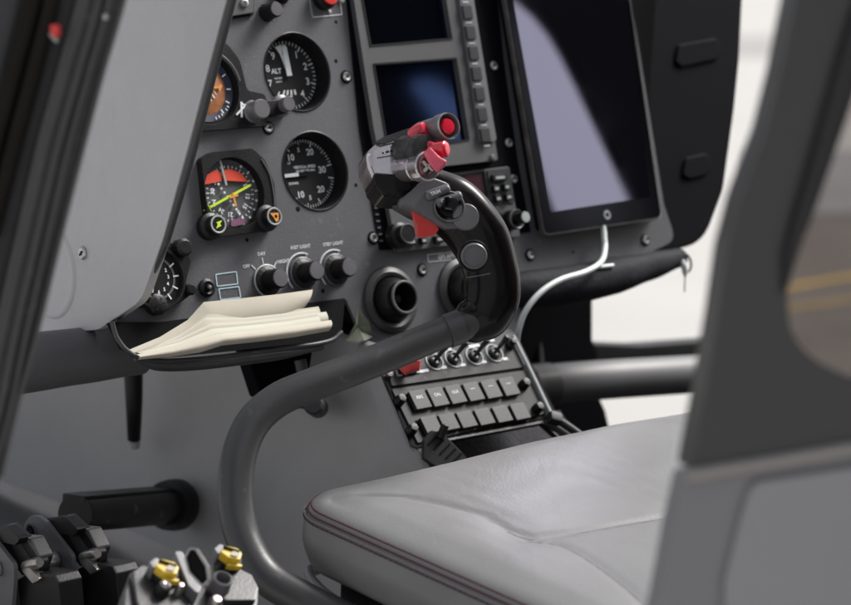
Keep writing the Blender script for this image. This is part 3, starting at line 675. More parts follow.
# rows
up = obj('switch_plate', prism(CF, rp(Q([(385, 352), (511, 333), (525, 367), (392, 386)], .003, CF), .002), 0, .003, .0006), 'console', con)
lo = obj('key_plate', prism(CF, rp(Q([(392, 389), (526, 370), (547, 413), (418, 443)], .003, CF), .002), 0, .003, .0006), 'console', con)
obj('plate_gap', prism(CF, Q([(386, 383), (527, 364), (531, 372), (551, 416), (547, 418), (416, 448), (411, 446), (389, 391)], .001, CF), 0, .0012), 'blackmatte', con)
def lerp(a, b, t): return (a[0]+(b[0]-a[0])*t, a[1]+(b[1]-a[1])*t)
for r, (L, Rr, h) in enumerate([((420, 399.5), (509, 386.5), .0150), ((431, 424.5), (520, 411.5), .0125)]):
    for k in range(6):
        a, b = CF.uv(*lerp(L, Rr, k/5), .007)
        kk = obj('key', box(CF, a, b, .0188, h+.005,   .003, .0080, .0010, .0008), 'key', con)
        obj('key_gap', box(CF, a-.0105, b, .0042, h+.005, .003, .0035), 'blackmatte', kk)
        if r == 0: obj('key_legend', txt(CF, ['REC', 'CAL', 'CLR', '---', '--', '-'][k], a, b+.002, .0082, .0045, bold=.02) if k < 3 else box(CF, a, b+.003, .006, .0006, .0078, .0082), 'print', kk)
for px, py in [(400, 400), (524.5, 384), (412, 429.5), (538, 408)]:
    a, b = CF.uv(px, py, .006); kk = obj('quarter_turn_fastener', lathe(CF, a, b, [(.0058, .003), (.0058, .006), (.004, .009), (.004, .0115), (0, .012)], 24, .1, 6), 'black', con)
for k, (px, py) in enumerate([(434, 361.5), (453, 359), (474, 356.5), (494, 353.5)]):
    a, b = CF.uv(px, py, .003)
    rg = obj('toggle_switch', lathe(CF, a, b, [(.0062, .004), (.0060, .0075), (.0045, .008), (.004, .006), (0, .006)], 30), 'darkmetal', con)
    obj('toggle_ring', lathe(CF, a, b, [(.0088, .0030), (.0092, .0044), (.0100, .0044), (.0104, .0030)], 36), 'keypale', rg)
    obj('toggle_lever', sweep([CF.P(a, b, .006), CF.P(a+.004, b+.0035, .016), CF.P(a+.007, b+.006, .024)], [.0018, .0022, .0034], 4, 12, rnd=.001), 'darkmetal', rg)
bm = new()
for px, py, w in [(424, 371, .011), (444, 367.5, .006), (463, 365, .006), (484, 362, .006), (505, 359, .006), (450, 350, .004), (474, 346, .014), (488, 341, .016)]:
    a, b = CF.uv(px, py, .003); join(bm, box(CF, a, b, w, .0030, .003, .0035))
obj('switch_lettering', bm, 'print', con)
pg = Q([(397, 377), (420, 373), (414, 356), (392, 360)], .003, CF)
obj('guard_frame', outline(CF, rp(pg, .002), .0012, .003, .0048), 'keypale', con)
gd = obj('switch_guard', box(CF, *CF.uv(407, 368, .005), .018, .014, .003, .006, .001), 'blackmatte', con)
bm = sweep([CF.P(*CF.uv(402, 371, .006), .006), CF.P(*CF.uv(408, 366, .012), .014), CF.P(*CF.uv(420, 365, .02), .020)], [(.003, .006), (.004, .007), (.003, .005)], 4, 14, ex=4); obj('guard_cover', bm, 'red', gd)
a, b = CF.uv(389, 374, .004); obj('indicator_lamp', lathe(CF, a, b, [(.004, .003), (.0036, .006), (0, .0065)], 20), 'tube', con)
a, b = CF.uv(510, 345, .004); kk = obj('toggle_switch', lathe(CF, a, b, [(.005, .003), (.005, .006), (.003, .008), (.003, .013), (0, .0135)], 20), 'black', con)
# right edge rail
rl = [CF.P(*CF.uv(x, y, .006), .006) for x, y in [(513, 336), (530, 370), (548, 408), (554, 419)]]
obj('edge_rail', sweep(rl, [.0018]*4, 3, 8), 'keypale', con)
rl = [CF.P(*CF.uv(x, y, .006), .006) for x, y in [(553, 417), (570, 428), (590, 443), (604, 456)]]
obj('edge_rail', sweep(rl, [.0042]*4, 3, 12), 'key', con)
obj('rail_clamp', box(CF.sub(*CF.uv(556, 417, .01), 0, R(-25)), 0, 0, .014, .011, .003, .013, .003), 'key', con)
# loose clip lying at the tray
KL = Fr(CF.P(*CF.uv(446, 447, .015), .015), (CF.u*.75-CF.v*.65), CF.n*.35+CF.v*.7+CF.u*.5)
kp = root('plastic_clip', KL.o, 'dark grey slotted plastic clip lying at the console tray corner', 'clip')
kpo = rp(Q([(424, 440), (432, 430), (444, 434), (462, 452), (470, 462), (440, 470), (424, 458)], 0, KL), .002)
obj('clip_plate', prism(KL, kpo, -.006, 0, .001), 'console', kp)
bm = new()
for k in range(5):
    a, b = KL.uv(433+k*6.0, 440+k*4.5, 0); join(bm, box(KL.sub(a, b, 0, R(68)), 0, 0, .014, .0022, 0, .0005))
obj('clip_slots', bm, 'blackmatte', kp)
obj('clip_post', sweep([KL.P(*KL.uv(440, 438, 0), 0), KL.P(*KL.uv(443.5, 426, .0), .004)], .004, 2, 14, rnd=.001), 'black', kp)

# ================================================================== cyclic stick
cy = root('cyclic_stick', W(330, 612, 1.80), 'bent grey control stick with a glossy black grip and red-capped switches', 'control stick')
tp = [W(478, 321, 1.925), W(440, 334, 1.915), W(380, 359, 1.895), W(315, 384, 1.875), W(278, 400, 1.865), W(252, 424, 1.855), W(238, 460, 1.845), W(236, 505, 1.835), W(246, 545, 1.825), W(268, 578, 1.815), W(305, 600, 1.805), W(350, 622, 1.80)]
obj('stick_tube', sweep(tp, [.0132, .0136, .0140, .0144, .0146, .0148, .0150, .0150, .0150, .0148, .0146, .0146], 8, 40), 'tube', cy)
obj('tube_collar', sweep([W(462, 326, 1.92), W(447, 331.5, 1.917)], .0150, 3, 40, rnd=.001), 'tube', cy)
GD = 1.93
gp = [W(412, 190, GD), W(430, 195, GD), W(455, 209, GD), W(478, 236, GD), W(490, 267, GD), W(492, 294, GD), (W(485, 313, GD)), W(471, 322, GD), W(458, 328, GD)]
gr = [(.019, .016), (.0245, .018), (.0272, .020), (.0265, .0205), (.0245, .020), (.0250, .0205), (.0235, .020), (.0195, .018), (.0140, .0145)]
grip = obj('grip', sweep(gp, gr, 10, 48, ref=FW, ex=2.35, rnd=.004), 'grip', cy)
CFc = Fr(W(474, 256, GD-.0205), Vector((1, .10, -.0)), Z+FW*.05)        # frame facing the camera on the grip
def G(px, py, c=0): return CFc.uv(px, py, c)
GS = Fr(W(440, 205, GD-.0205), RT*.97-UPV*.22+FW*.15, UPV+RT*.2+FW*.18)
def gq(px, py, c=0): return GS.uv(px, py, c)
pl = rp([gq(398, 203), gq(404, 190), gq(430, 176), gq(452, 184), gq(468, 200), gq(479, 216), gq(470, 228), gq(447, 229), gq(420, 213)], .006)
sw = obj('switch_plate', prism(GS, pl, -.014, .0005, .0030, seg=3), 'gripgrey', cy)
for (x0, y0, x1, y1) in [(428, 196, 447, 189), (438, 203, 459, 196)]:
    a0 = GS.P(*gq(x0, y0, .002), .0015); a1 = GS.P(*gq(x1, y1, .002), .0015)
    o = obj('slide_switch', sweep([a0, a1], (.0048), 2, 16, rnd=.003), 'gripgrey', sw)
    g2 = Fr(a0.lerp(a1, .35)+GS.n*.0049, a1-a0, GS.v); obj('switch_legend', txt(g2, 'TRIM' if y0 < 200 else 'COM', 0, 0, 0, .0042, bold=.03), 'white', sw)
a, b = gq(449, 207, .002)
hs = obj('hat_switch', lathe(GS, a, b, [(.0135, .000), (.0135, .0030), (.0120, .0045), (.0105, .004), (.0085, .0015), (0, .0015)], 40), 'black', cy)
obj('hat_button', lathe(GS, a-.001, b+.001, [(.0070, .0015), (.0060, .008), (.0072, .009), (.0068, .0115), (.004, .0105), (0, .0100)], 32, .25, 4, lo=.0065), 'grip', hs)
obj('hat_ring', lathe(GS, a, b, [(.0122, .0044), (.0130, .0052), (.0138, .0042)], 40), 'gripgrey', hs)
a, b = gq(466, 217, .002); obj('round_button', lathe(GS, a, b, [(.0120, -.006), (.0120, .003), (.0108, .0042), (0, .0046)], 36), 'gripgrey', cy)
a, b = CFc.uv(474, 256, .002); bt = obj('round_button', lathe(CFc.sub(0, 0, .001), a, b, [(.0115, -.004), (.0115, .0030), (.0105, .0042), (.0095, .0042), (.0090, .003), (0, .0034)], 36), 'gripgrey', cy)
obj('button_collar', lathe(CFc.sub(0, 0, .001), a, b, [(.0118, -.001), (.0132, .0005), (.0142, -.002)], 36), 'darkmetal', bt)
obj('grip_seam', sweep([W(467, 277.5, GD-.0195), W(480, 275.5, GD-.0205), W(492, 273, GD-.0195)], .0005, 4, 6), 'gripgrey', grip)
sf_ = Fr(W(461, 329, GD-.020), RT, UPV+FW*.3); screw(sf_, 0, 0, .0045, cy, 'darkmetal')
# red trigger behind the grip's left edge
RF = Fr(W(425, 222, GD-.012), Vector((1, .2, 0)), Z)
obj('trigger', prism(RF, rp(Q([(410, 209, .002), (425, 213), (439, 228, .003), (434, 235, .003), (417, 238, .003), (416, 226)], 0, RF), 0), -.008, .004, .0025), 'red', cy)
obj('trigger_pivot', sweep([W(396, 204, GD), W(415, 213, GD-.005), W(440, 222, GD-.006)], [.006, .007, .006], 5, 16, rnd=.002), 'darkmetal', cy)
# head block
HF = Fr(W(400, 158, GD-.018), RT*.93+UPV*.24+FW*.30, UPV*1.0-RT*.16+FW*.22)
def hq(px, py, c=0): return HF.uv(px, py, c)
hd = obj('grip_head', prism(HF, rp([hq(366, 152), hq(380, 139), hq(400, 130), hq(425, 124), hq(433, 140), hq(431, 168), hq(412, 188), hq(388, 195), hq(375, 182), hq(368, 166)], .010, 6), -.036, .0, .0075, seg=5), 'headgloss', cy)
obj('head_top_cap', prism(HF, rp([hq(373, 143), hq(384, 137), hq(410, 128), hq(418, 127), hq(418, 133), hq(384, 144)], .004), -.034, .0012, .002), 'darkmetal', hd)
bm = new()
for t in range(7):
    a, b = hq(383+t*4.4, 153-t*1.15, .0); join(bm, box(HF.sub(a, b, 0, R(5)), 0, 0, .0028 if t % 3 else .0012, .0016, -.0002, .0004))
obj('head_engraving', bm, 'blackmatte', hd)
bm = sweep([HF.P(*hq(377, 158), .0), HF.P(*hq(395, 155), .0004), HF.P(*hq(410, 151), .0)], .0005, 4, 6); join(bm, sweep([HF.P(*hq(379, 146.5, .0), .0), HF.P(*hq(405, 140), .0002)], .0007, 3, 6))
obj('head_groove', bm, 'darkmetal', hd)
obj('head_label', txt(HF, 'PTT', *hq(392, 179), .0004, .0055, rot=R(4), bold=.03), 'white', hd)
obj('head_lower_shell', prism(HF, rp([hq(372, 172), hq(392, 174), hq(424, 164), hq(432, 170), hq(420, 186), hq(402, 198), hq(384, 196), hq(375, 186)], .006), -.034, .0016, .006, seg=4), 'grip', hd)
def axis_cyl(p0, p1, prof, m, parent, name, seg=36, flute=0, nf=12, lo=None):
    d = (p1-p0).normalized(); f = Fr(p0, d.cross(FW).normalized(), d.cross(d.cross(FW).normalized()))
    if f.n.dot(d) < 0: f = Fr(p0, f.v, f.u)
    L = (p1-p0).length
    return obj(name, lathe(f, 0, 0, [(r, c*L) for r, c in prof], seg, flute, nf, lo), m, parent)
# upper barrel with recessed red button, axis to the right and a little towards the viewer
b0 = W(418, 136, GD-.005); b1 = W(449, 126, GD-.040)
br = axis_cyl(b0, b1, [(0, 0), (.0100, 0), (.0112, .15), (.0112, .70), (.0122, .76), (.0122, .97), (.0116, 1.0), (.0106, 1.0), (.0100, .95), (.0096, .85), (0, .85)], 'gripgrey', cy, 'thumb_barrel')
axis_cyl(b0, b1, [(.0119, .985), (.0117, 1.01), (.0108, 1.01), (.0104, .98)], 'steel', br, 'barrel_rim')
axis_cyl(b0, b1, [(.0072, .85), (.0072, .96), (.0060, 1.0), (0, 1.01)], 'redgloss', br, 'red_button')
r0 = W(412, 137, GD-.028); r1 = W(426, 129, GD-.034)
axis_cyl(r0, r1, [(0, 0), (.0068, 0), (.0078, .3), (.0078, .8), (.0065, 1), (0, 1.02)], 'redgloss', cy, 'red_collar')
# hat cylinder in the middle, silver
axis_cyl(W(404, 150, GD-.015), W(424, 148, GD-.048), [(0, 0), (.0125, 0), (.0125, .5), (.0110, .55), (.0110, .75), (.0125, .8), (.0120, 1), (.006, 1.04), (0, 1.04)], 'darkmetal', cy, 'side_hat_switch', flute=.06, nf=18, lo=.012)
lc = axis_cyl(W(398, 170, GD-.010), W(428, 166, GD-.052), [(0, 0), (.0110, 0), (.0115, .1), (.0115, .62), (.0100, .64), (.0100, .70), (.0128, .72), (.0128, .98), (.0115, 1.0), (.0075, 1.0), (.0070, .93), (0, .93)], 'headgloss', cy, 'thumb_switch')
cf = W(428, 166, GD-.052)
for k, (dx, dy) in enumerate([(-4, -4), (4, -3), (4, 4), (-3, 5)]):
    obj('thumb_switch_ridge', sweep([W(428+dx*1.2, 166+dy, GD-.055), W(428+dx*.2, 166+dy*.2, GD-.056)], .0018, 2, 10, rnd=.001), 'steel', lc)
# red toggle with bat; its pale sheen is put into the pinker colour
tg = obj('red_toggle_block', sweep([W(423, 146, GD-.040), W(433, 149, GD-.042)], [(.0065, .0065), (.0075, .0070)], 3, 20, ex=4, rnd=.002), 'redgloss', cy)
obj('red_toggle_cap', sweep([W(432, 151, GD-.044), W(446, 149, GD-.050)], [.0070, .0072], 3, 28, rnd=.002), 'redgloss', tg)
obj('sheen_bat', sweep([W(428, 152, GD-.052), W(435, 161, GD-.058), W(442, 167, GD-.060)], [(.0045, .004), (.0055, .004), (.0065, .004)], 5, 20, ref=FW, ex=4, rnd=.001), mat('red_plastic_sheen', (.62, .07, .12), .22, var=.2, vscale=80, coat=.5), tg)

# ================================================================== seat
TS = R(4)
SA = (A*math.cos(TS)-Z*math.sin(TS))
SF = Fr(W(282, 493, 1.86), U, SA)
if SF.n.z < 0: SF = Fr(SF.o, SF.v, SF.u)
# local axes: sa along U (width), sb along aft
SU, SV, SN = U, SA.normalized(), U.cross(SA).normalized()*(1 if U.cross(SA).z > 0 else -1)
SO = SF.o
def SP(a, b, c): return SO + SU*a + SV*b + SN*c
def suv(px, py, c=0):
    r = ray(px, py); o = SO+SN*c; t = (o-CAM).dot(SN)/r.dot(SN); p = CAM+r*t-o
    return Vector((p.dot(SU), p.dot(SV)))
WD, LN = .54, .56
def rrect(t, r0=.050, n=10, m=30):
    w, l = WD-2*t, LN-2*t; r = max(r0-t, .004); out = []
    cs = [(t+r, t+r, PI, 1.5*PI), (WD-t-r, t+r, 1.5*PI, 2*PI), (WD-t-r, LN-t-r, 0, .5*PI), (t+r, LN-t-r, .5*PI, PI)]
    for i, (cx, cy_, a0, a1) in enumerate(cs):
        for k in range(n+1): a = a0+(a1-a0)*k/n; out.append((cx+r*math.cos(a), cy_+r*math.sin(a)))
        nx = cs[(i+1) % 4]; p = out[-1]; q2 = (nx[0]+r*math.cos(nx[2]), nx[1]+r*math.sin(nx[2]))
        for k in range(1, m): out.append((p[0]+(q2[0]-p[0])*k/m, p[1]+(q2[1]-p[1])*k/m))
    return out
seams = [[suv(*p, .012) for p in L] for L in (
    [(333, 487), (364, 486), (400, 489), (440, 497), (482, 508), (508, 523), (535, 530), (570, 527), (600, 523), (675, 511), (760, 496)],
    [(525, 531), (555, 536), (576, 545), (600, 560), (625, 578), (650, 600), (680, 630)])]
def dseg(p, L):
    best = 9
    for i in range(len(L)-1):
        a, b = L[i], L[i+1]; ab = b-a; t = max(0, min(1, (p-a).dot(ab)/ab.length_squared)); best = min(best, (p-a-ab*t).length)
    return best
def sheight(a, b):
    p = Vector((a, b)); d = min(a, WD-a, b, LN-b); h = .010*(1-math.exp(-max(d, 0)/.05))
    x = (a-WD*.60)/(WD*.30); y = (b-.02)/(.16); h += .006*math.exp(-x*x-y*y)
    for L, dep in zip(seams, (.0020, .0014)):
        s = dseg(p, L); h -= dep*math.exp(-(s/.0042)**2) + .0018*math.exp(-(s/.022)**2)
    h += .0003*math.sin(a*46+b*70+2.2*math.sin(b*31))*math.exp(-((a-.36)/.14)**2) + .00015*math.sin(a*120-b*63+5*math.sin(a*40+b*17))*math.exp(-((b-.12)/.16)**2)
    return h
seat = root('pilot_seat', SP(WD/2, LN/2, -.12), 'grey leather pilot seat cushion with burgundy edge stitching', 'seat')
lv = [(.04, -.066), (.020, -.065), (.010, -.061), (.004, -.054), (0, -.044), (-.002, -.036), (-.002, -.030), (-.001, -.018), (.001, -.012), (.004, -.0065), (.009, -.0022), (.015, .0)]
bm = new(); rings = []
for t, z in lv: rings.append([bm.verts.new(SP(a, b, z)) for a, b in rrect(t, m=64)])
t = .015
while t < .262:
    t += .0042 if t < .20 else .006
    rings.append([bm.verts.new(SP(a, b, sheight(a, b)-sheight(.015, .28)*max(0, 1-(t-.015)/.02))) for a, b in rrect(min(t, .266), m=64)])
n = len(rings[0])
for i in range(len(rings)-1):
    for k in range(n): bm.faces.new((rings[i][k], rings[i][(k+1) % n], rings[i+1][(k+1) % n], rings[i+1][k]))
bm.faces.new(rings[-1]); bm.faces.new(rings[0][::-1])
obj('seat_cushion', bm, 'leather', seat, angle=70)
def ringpath(t, z, a_lim=.30, off=0):
    r = rrect(t, m=64); r = [p for p in r if p[0] < .30 or p[1] < .02]
    L = [p for p in r if p[0] <= .06 and p[1] > .03]; L.sort(key=lambda p: -p[1])
    Cn = [p for p in r if p[1] <= .03 and p[0] < .06]; Cn.sort(key=lambda p: p[0])
    return [SP(a, b, z) for a, b in L+Cn]
def dashes(bm, path, on, off_, r):
    acc = 0; cur = [path[0]]; tot = 0; draw = True
    for i in range(1, len(path)):
        a, b = path[i-1], path[i]; L = (b-a).length; pos = 0
        while True:
            need = (on if draw else off_)-tot
            if pos+need > L: tot += L-pos; 
            if pos+need > L:
                if draw: cur.append(b)
                break
            pos += need; p = a.lerp(b, pos/L)
            if draw:
                cur.append(p)
                if len(cur) > 1: join(bm, sweep([cur[0], cur[-1]], r, 1, 6))
            draw = not draw; tot = 0; cur = [p]
bm = new(); dashes(bm, ringpath(.0045, -.0058), .0052, .0008, .0008); dashes(bm, ringpath(-.0016, -.0150), .0048, .0016, .0006)
obj('edge_stitching', bm, 'thread', seat)
obj('edge_piping', sweep(ringpath(.0016, -.0098), [.0009]*len(ringpath(.0008, -.0118)), 1, 10), 'thread', seat)
obj('piping_cord', sweep(ringpath(-.0010, -.0125), [.0008]*len(ringpath(0, 0)), 1, 8), 'threadgrey', seat)
bm = new()
for L in seams:
    P_, _ = cat([(p.x, p.y, 0) for p in L], [1]*len(L), 6)
    pp = [SP(p.x, p.y, sheight(p.x, p.y)+.0001) for p in P_ if p.x < WD-.03 and .02 < p.y < LN-.04]
    if L is seams[0]: pp = pp[len(pp)//2:]; join(bm, sweep(pp, [.0005]*len(pp), 1, 6))
    else: join(bm, sweep(pp, [.0003]*len(pp), 1, 6))
obj('seam_stitching', bm, 'threadgrey', seat)
# frame under the cushion
bm = prism(Fr(SO, SU, SV), rp([(.03, .03), (.50, .03), (.50, .52), (.03, .52)], .03), -.14, -.068) if SN.dot(SU.cross(SV)) > 0 else prism(Fr(SO, SV, SU), rp([(.03, .03), (.52, .03), (.52, .50), (.03, .50)], .03), -.14, -.068)
obj('seat_base', bm, 'blackmatte', seat)
lipc = [SP(.040, .010, -.071), SP(.020, .016, -.070), SP(.008, .04, -.072), SP(.006, .08, -.077), SP(.008, .20, -.084), SP(.008, .5, -.088)]
obj('seat_pan_lip', sweep(lipc, [(.0035, .0050), (.0045, .0065), (.0045, .0065), (.004, .006), (.004, .006), (.004, .006)], 8, 14), 'leather', seat)
obj('seat_pan_side', sweep([SP(.02, .03, -.104), SP(.018, .10, -.112), SP(.02, .3, -.12), SP(.02, .5, -.12)], [(.006, .010)]*4, 6, 14), 'tube', seat)

# ================================================================== cabin shell (floor, walls, far side)
cab = root('helicopter_cabin', W(300, 640, 2.3), 'grey helicopter cabin shell seen through the open doorway', 'helicopter')
cols = [-260, -120, 0, 100, 200, 300, 400, 480, 550]
rowy = [(300, 2.90), (345, 2.86), (400, 2.78), (450, 2.66), (500, 2.52), (550, 2.38), (620, 2.22), (760, 2.02), (1000, 1.75)]
bm = new(); G_ = []
for y, d in rowy: G_.append([bm.verts.new(W(x, y - (x-200)*.02, d + (x-200)*.0004 + .10*math.exp(-((x+60)/160)**2))) for x in cols])
for i in range(len(rowy)-1):
    for j in range(len(cols)-1): bm.faces.new((G_[i][j], G_[i+1][j], G_[i+1][j+1], G_[i][j+1]))
bmesh.ops.subdivide_edges(bm, edges=bm.edges[:], cuts=4, use_grid_fill=True, smooth=1)
obj('nose_floor', bm, 'shell', cab, angle=80)
obj('support_post', sweep([W(133, 360, 2.30), W(134, 400, 2.30), W(134, 439, 2.32)], [.0105, .009, .007], 2, 20), 'black', cab)
obj('post_foot', sweep([W(134, 436, 2.33), W(134.5, 446, 2.34)], [.007, .006], 2, 16, rnd=.002), 'cover', cab)
obj('panel_bracket', prism(Fr(W(290, 380, 2.16), U, Z), rp([Fr(W(290, 380, 2.16), U, Z).uv(*p) for p in [(246, 350), (345, 335), (350, 400), (318, 412), (262, 400)]], .006), -.02, 0, .002), 'visor', cab)
obj('bracket_rod', sweep([W(300, 360, 2.12), W(310, 405, 2.12)], .006, 2, 14), 'tube', cab)
axis_cyl(W(318, 408, 2.14), W(313, 404, 2.09), [(.010, 0), (.010, .9), (.008, 1), (0, 1)], 'shell', cab, 'bracket_bolt')
# far side: centre post, bars, grab tube
PX = Fr(W(560, 370, 2.62), U, Z)
def X(p): return PX.uv(*p)
obj('centre_post', prism(PX, [X(p) for p in [(512, 285), (594, 282), (594, 340), (600, 350), (600, 395), (607, 410), (614, 440), (630, 470), (500, 470)]], -.06, 0, .008), 'visor', cab)
obj('post_rib', sweep([W(535, 300, 2.60), W(538, 360, 2.60), W(541, 430, 2.58)], [(.010, .007)]*3, 4, 16), 'black', cab)
PW = Fr(W(650, 370, 2.9), U, Z)
def Y(p): return PW.uv(*p)
win = rp([Y(p) for p in [(593, 180), (594, 310, .04), (597, 347, .05), (640, 347), (760, 340), (790, 180)]], 0, 8)
obj('far_sill', prism(PW, rp([Y(p) for p in [(575, 300, 0), (592, 300, 0), (594, 330, .02), (600, 346, .02), (640, 346), (780, 336), (790, 352), (700, 358), (560, 366)]], 0, 8), -.03, 0, .004), 'black', cab)
obj('grab_tube', sweep([W(528, 387, 2.46), W(560, 383, 2.49), (W(630, 378, 2.56)), W(730, 372, 2.66)], [.0228, .0228, .0228, .0228], 5, 32), 'rollgrey', cab)
obj('grab_tube_sleeve', sweep([W(527, 387, 2.455), W(549, 384.5, 2.475)], [.0250, .0250], 2, 32, rnd=.002), 'tube', cab)
obj('lower_far_post', prism(PX, rp([X(p) for p in [(560, 400), (603, 396), (612, 436), (625, 480), (560, 480)]], .004), -.12, -.062, .003), 'blackmatte', cab)
fo = Vector((PF.o.x, PF.o.y, 0))
FLR = Fr(fo+Z*.74, U, -A)
obj('cabin_floor', prism(FLR, [(-.75, .55), (1.5, .55), (1.5, -1.4), (-.30, -1.4), (-.75, -.62)], -.05, 0), 'visor', cab)
obj('belly_skin', prism(FLR, [(-.72, .52), (1.4, .52), (1.4, -1.4), (-.27, -1.4), (-.72, -.60)], -.40, -.052), 'doordark', cab)
# unseen bulkhead added so its openings give the screens their reflections
BF = Fr(PF.P(0, 0, 0)+A*1.30, U, Z)
nrm = PF.n
def mirror(px, py, c=.01):
    a, b = PF.uv(px, py, c); p = PF.P(a, b, c); d = (p-CAM).normalized(); r = d-nrm*2*d.dot(nrm)
    t = (BF.o-p).dot(BF.n)/r.dot(BF.n); w = p+r*t-BF.o
    return (w.dot(BF.u), w.dot(BF.v))
w1 = [mirror(*p, .017) for p in [(496, -6), (515, 2), (532, 17), (547, 36), (560, 58), (575, 88), (592, 124), (608, 158), (625, 194), (645, 240), (600, 240), (553, 240), (540, 205), (522, 150), (500, 100), (484, 40)]]
w2 = [mirror(*p, .003) for p in [(402, 82), (425, 78), (440, 82), (452, 92), (470, 112), (476, 150), (440, 152), (420, 120), (403, 95)]]
print('bulkhead openings', [tuple(round(c, 2) for c in p) for p in (w1[0], w1[8], w2[0], w2[5])])
lo_, hi_ = -.25, 2.6
try:
    obj('added_bulkhead', prism(BF, [(lo_, -.9), (hi_, -.9), (hi_, 1.3), (lo_, 1.3)], -.03, 0, holes=[w1, w2]), 'blackmatte', cab)
except Exception as e: print('bulkhead', e)

# ================================================================== near left door frame
DL = 1.45
def lens_frame(px, py, d): return W(px, py, d)
dfr = root('door_frame', W(-20, 620, DL), 'dark rubber-edged front door frame crossing the left side', 'door frame')
def band(name, pts, hw, m, dd=0, depth=.012, ex=2.6):
    """swept strip; pts = (x_left, x_right, y)"""
    P_ = [W((a+b)/2, y, DL+dd) for a, b, y in pts]; r = [(max(.001, (b-a)/2*K*DL*.95), depth) for a, b, y in pts]
    return obj(name, sweep(P_, r, 8, 28, ref=FW, ex=ex), m, dfr)
band('seal_strip', [(92, 142, -80), (77, 124, 0), (57, 103, 72), (36, 83, 148), (16, 61, 235), (-6, 37, 333), (-22, 16, 410), (-40, 1, 475), (-68, -28, 590)], 0, 'rubber', 0, .006, 5)
for off in (10, 22, 31):
    pts = [(92, 142, -80), (77, 124, 0), (57, 103, 72), (36, 83, 148), (16, 61, 235), (-6, 37, 333), (-22, 16, 410), (-40, 1, 475)]
    obj('seal_bead', sweep([W(a+off+(2 if off > 25 else 0), y, DL-.0105) for a, b, y in pts], [.0016 if off != 22 else .0024]*len(pts), 6, 8), 'rubber' if off != 22 else 'tube', dfr)
band('seal_edge', [(139, 143, -80), (121.5, 125.5, 0), (101, 104.5, 72), (81, 84.5, 148), (59, 62.5, 235), (35, 38.5, 333), (14, 17.5, 410), (-1, 2.5, 475)], 0, 'rubberdark', -.004, .008)
band('frame_backing', [(-80, 112, -80), (-80, 98, 0), (-90, 80, 72), (-110, 58, 148), (-130, 34, 235), (-150, 12, 333)], 0, 'rubberdark', .034, .004, 4)
band('dark_gap', [(66, 100, -80), (52, 86, 0), (36, 66, 72), (16, 44, 148), (-6, 24, 235), (-36, 2, 333)], 0, 'rubberdark', .012, .008)
band('inner_strip', [(60, 74, -80), (45, 60, 0), (27, 42, 72), (6, 22, 148), (-14, -1, 235)], 0, 'bronze', .004, .007)
band('inner_strip', [(40, 58, -80), (24, 43, 0), (6, 24, 72), (-12, 4, 148), (-34, -16, 235)], 0, 'bronze', .008, .008)
band('frame_body', [(-90, 48, -80), (-100, 32, 0), (-110, 14, 72), (-120, -4, 148), (-130, -26, 235)], 0, 'doordark', .022, .010)
obj('red_lock_cap', sweep([W(55, 26, DL-.012), W(56, 36, DL-.012)], [.0036, .0032], 2, 16, rnd=.001), 'red', dfr)
obj('lock_pin', sweep([W(51, 34, DL-.012), W(57, 41, DL-.012)], [.0015, .0015], 2, 12, rnd=.001), 'steel', dfr)
obj('frame_screw', sweep([W(105.5, 17, DL-.009), W(105.5, 17, DL-.013)], [.0024, .0018], 2, 16, rnd=.0005), 'screw', dfr)

# ================================================================== near right door
DR = 1.18
DF = Fr(W(760, 300, DR), Vector((1, .20, 0)), Z)
def D(px, py, c=0): return DF.uv(px, py, c)
dr = root('cabin_door', W(760, 700, DR), 'large out-of-focus grey cabin door with a dark upper frame at the right', 'door')
up_ = rp([D(*p[:2])+tuple(p[2:]) for p in [(823, -120), (795, 0), (781, 70), (766, 130), (740, 200), (727, 250), (717, 320), (707, 380), (690, 470), (705, 478), (1000, 434), (1600, 345), (1600, -120)]], 0)
hole = rp([D(*p[:2])+tuple(p[2:]) for p in [(905, -90), (872, 40), (851, 108), (819, 200), (797, 252, .02), (787, 290, .03), (790, 335, .04), (815, 362, .05), (870, 385, .02), (1000, 372), (1450, 310, .04), (1450, -90, .04)]], 0, 8)
obj('door_upper', prism(DF, up_, -.022, 0, holes=[hole]), 'doordark', dr)
obj('door_edge_roll', sweep([DF.P(*D(p[0]+30, p[1]), -.011) for p in [(812, -120), (783.5, 0), (769.5, 70), (754, 130), (728.5, 200), (716.5, 250), (706.5, 320), (697.5, 380), (682.5, 470)]], [.011]*9, 5, 16), 'doordark', dr)
sl = [DF.P(*D(*p), .002) for p in [(892, -90), (866, 0), (850, 50), (832, 115), (806, 200), (790, 250), (783, 292)]]
sl = obj('window_seal', sweep(sl, [(.0060, .005), (.0060, .005), (.0062, .005), (.0062, .005), (.0052, .005), (.0038, .004), (.001, .002)], 8, 18, ref=DF.n, ex=3), 'rubberdark', dr)
obj('window_pane', prism(DF, hole, -.014, -.011), 'glasspane', dr)
obj('door_lower', prism(DF, [D(*p) for p in [(688, 478), (1600, 330), (1600, 800), (618, 800), (662, 605), (676, 530)]], -.024, -.001, .003), 'doorgrey', dr)
bl = [DF.P(*D(*p), .001) for p in [(686, 476), (720, 470), (780, 460), (851, 448), (1000, 424), (1600, 332)]]
obj('belt_moulding', sweep(bl, [(.0042, .0050)]*6, 4, 16, ref=DF.n), 'belt', dr)
obj('raised_panel', prism(DF, rp([D(*p[:2])+tuple(p[2:]) for p in [(750, 481, .01), (1560, 358, .02), (1560, 800), (722, 800), (723, 580, .02), (738, 520)]], 0, 6), -.001, .0035, .0030, seg=3), 'doorlight', dr)

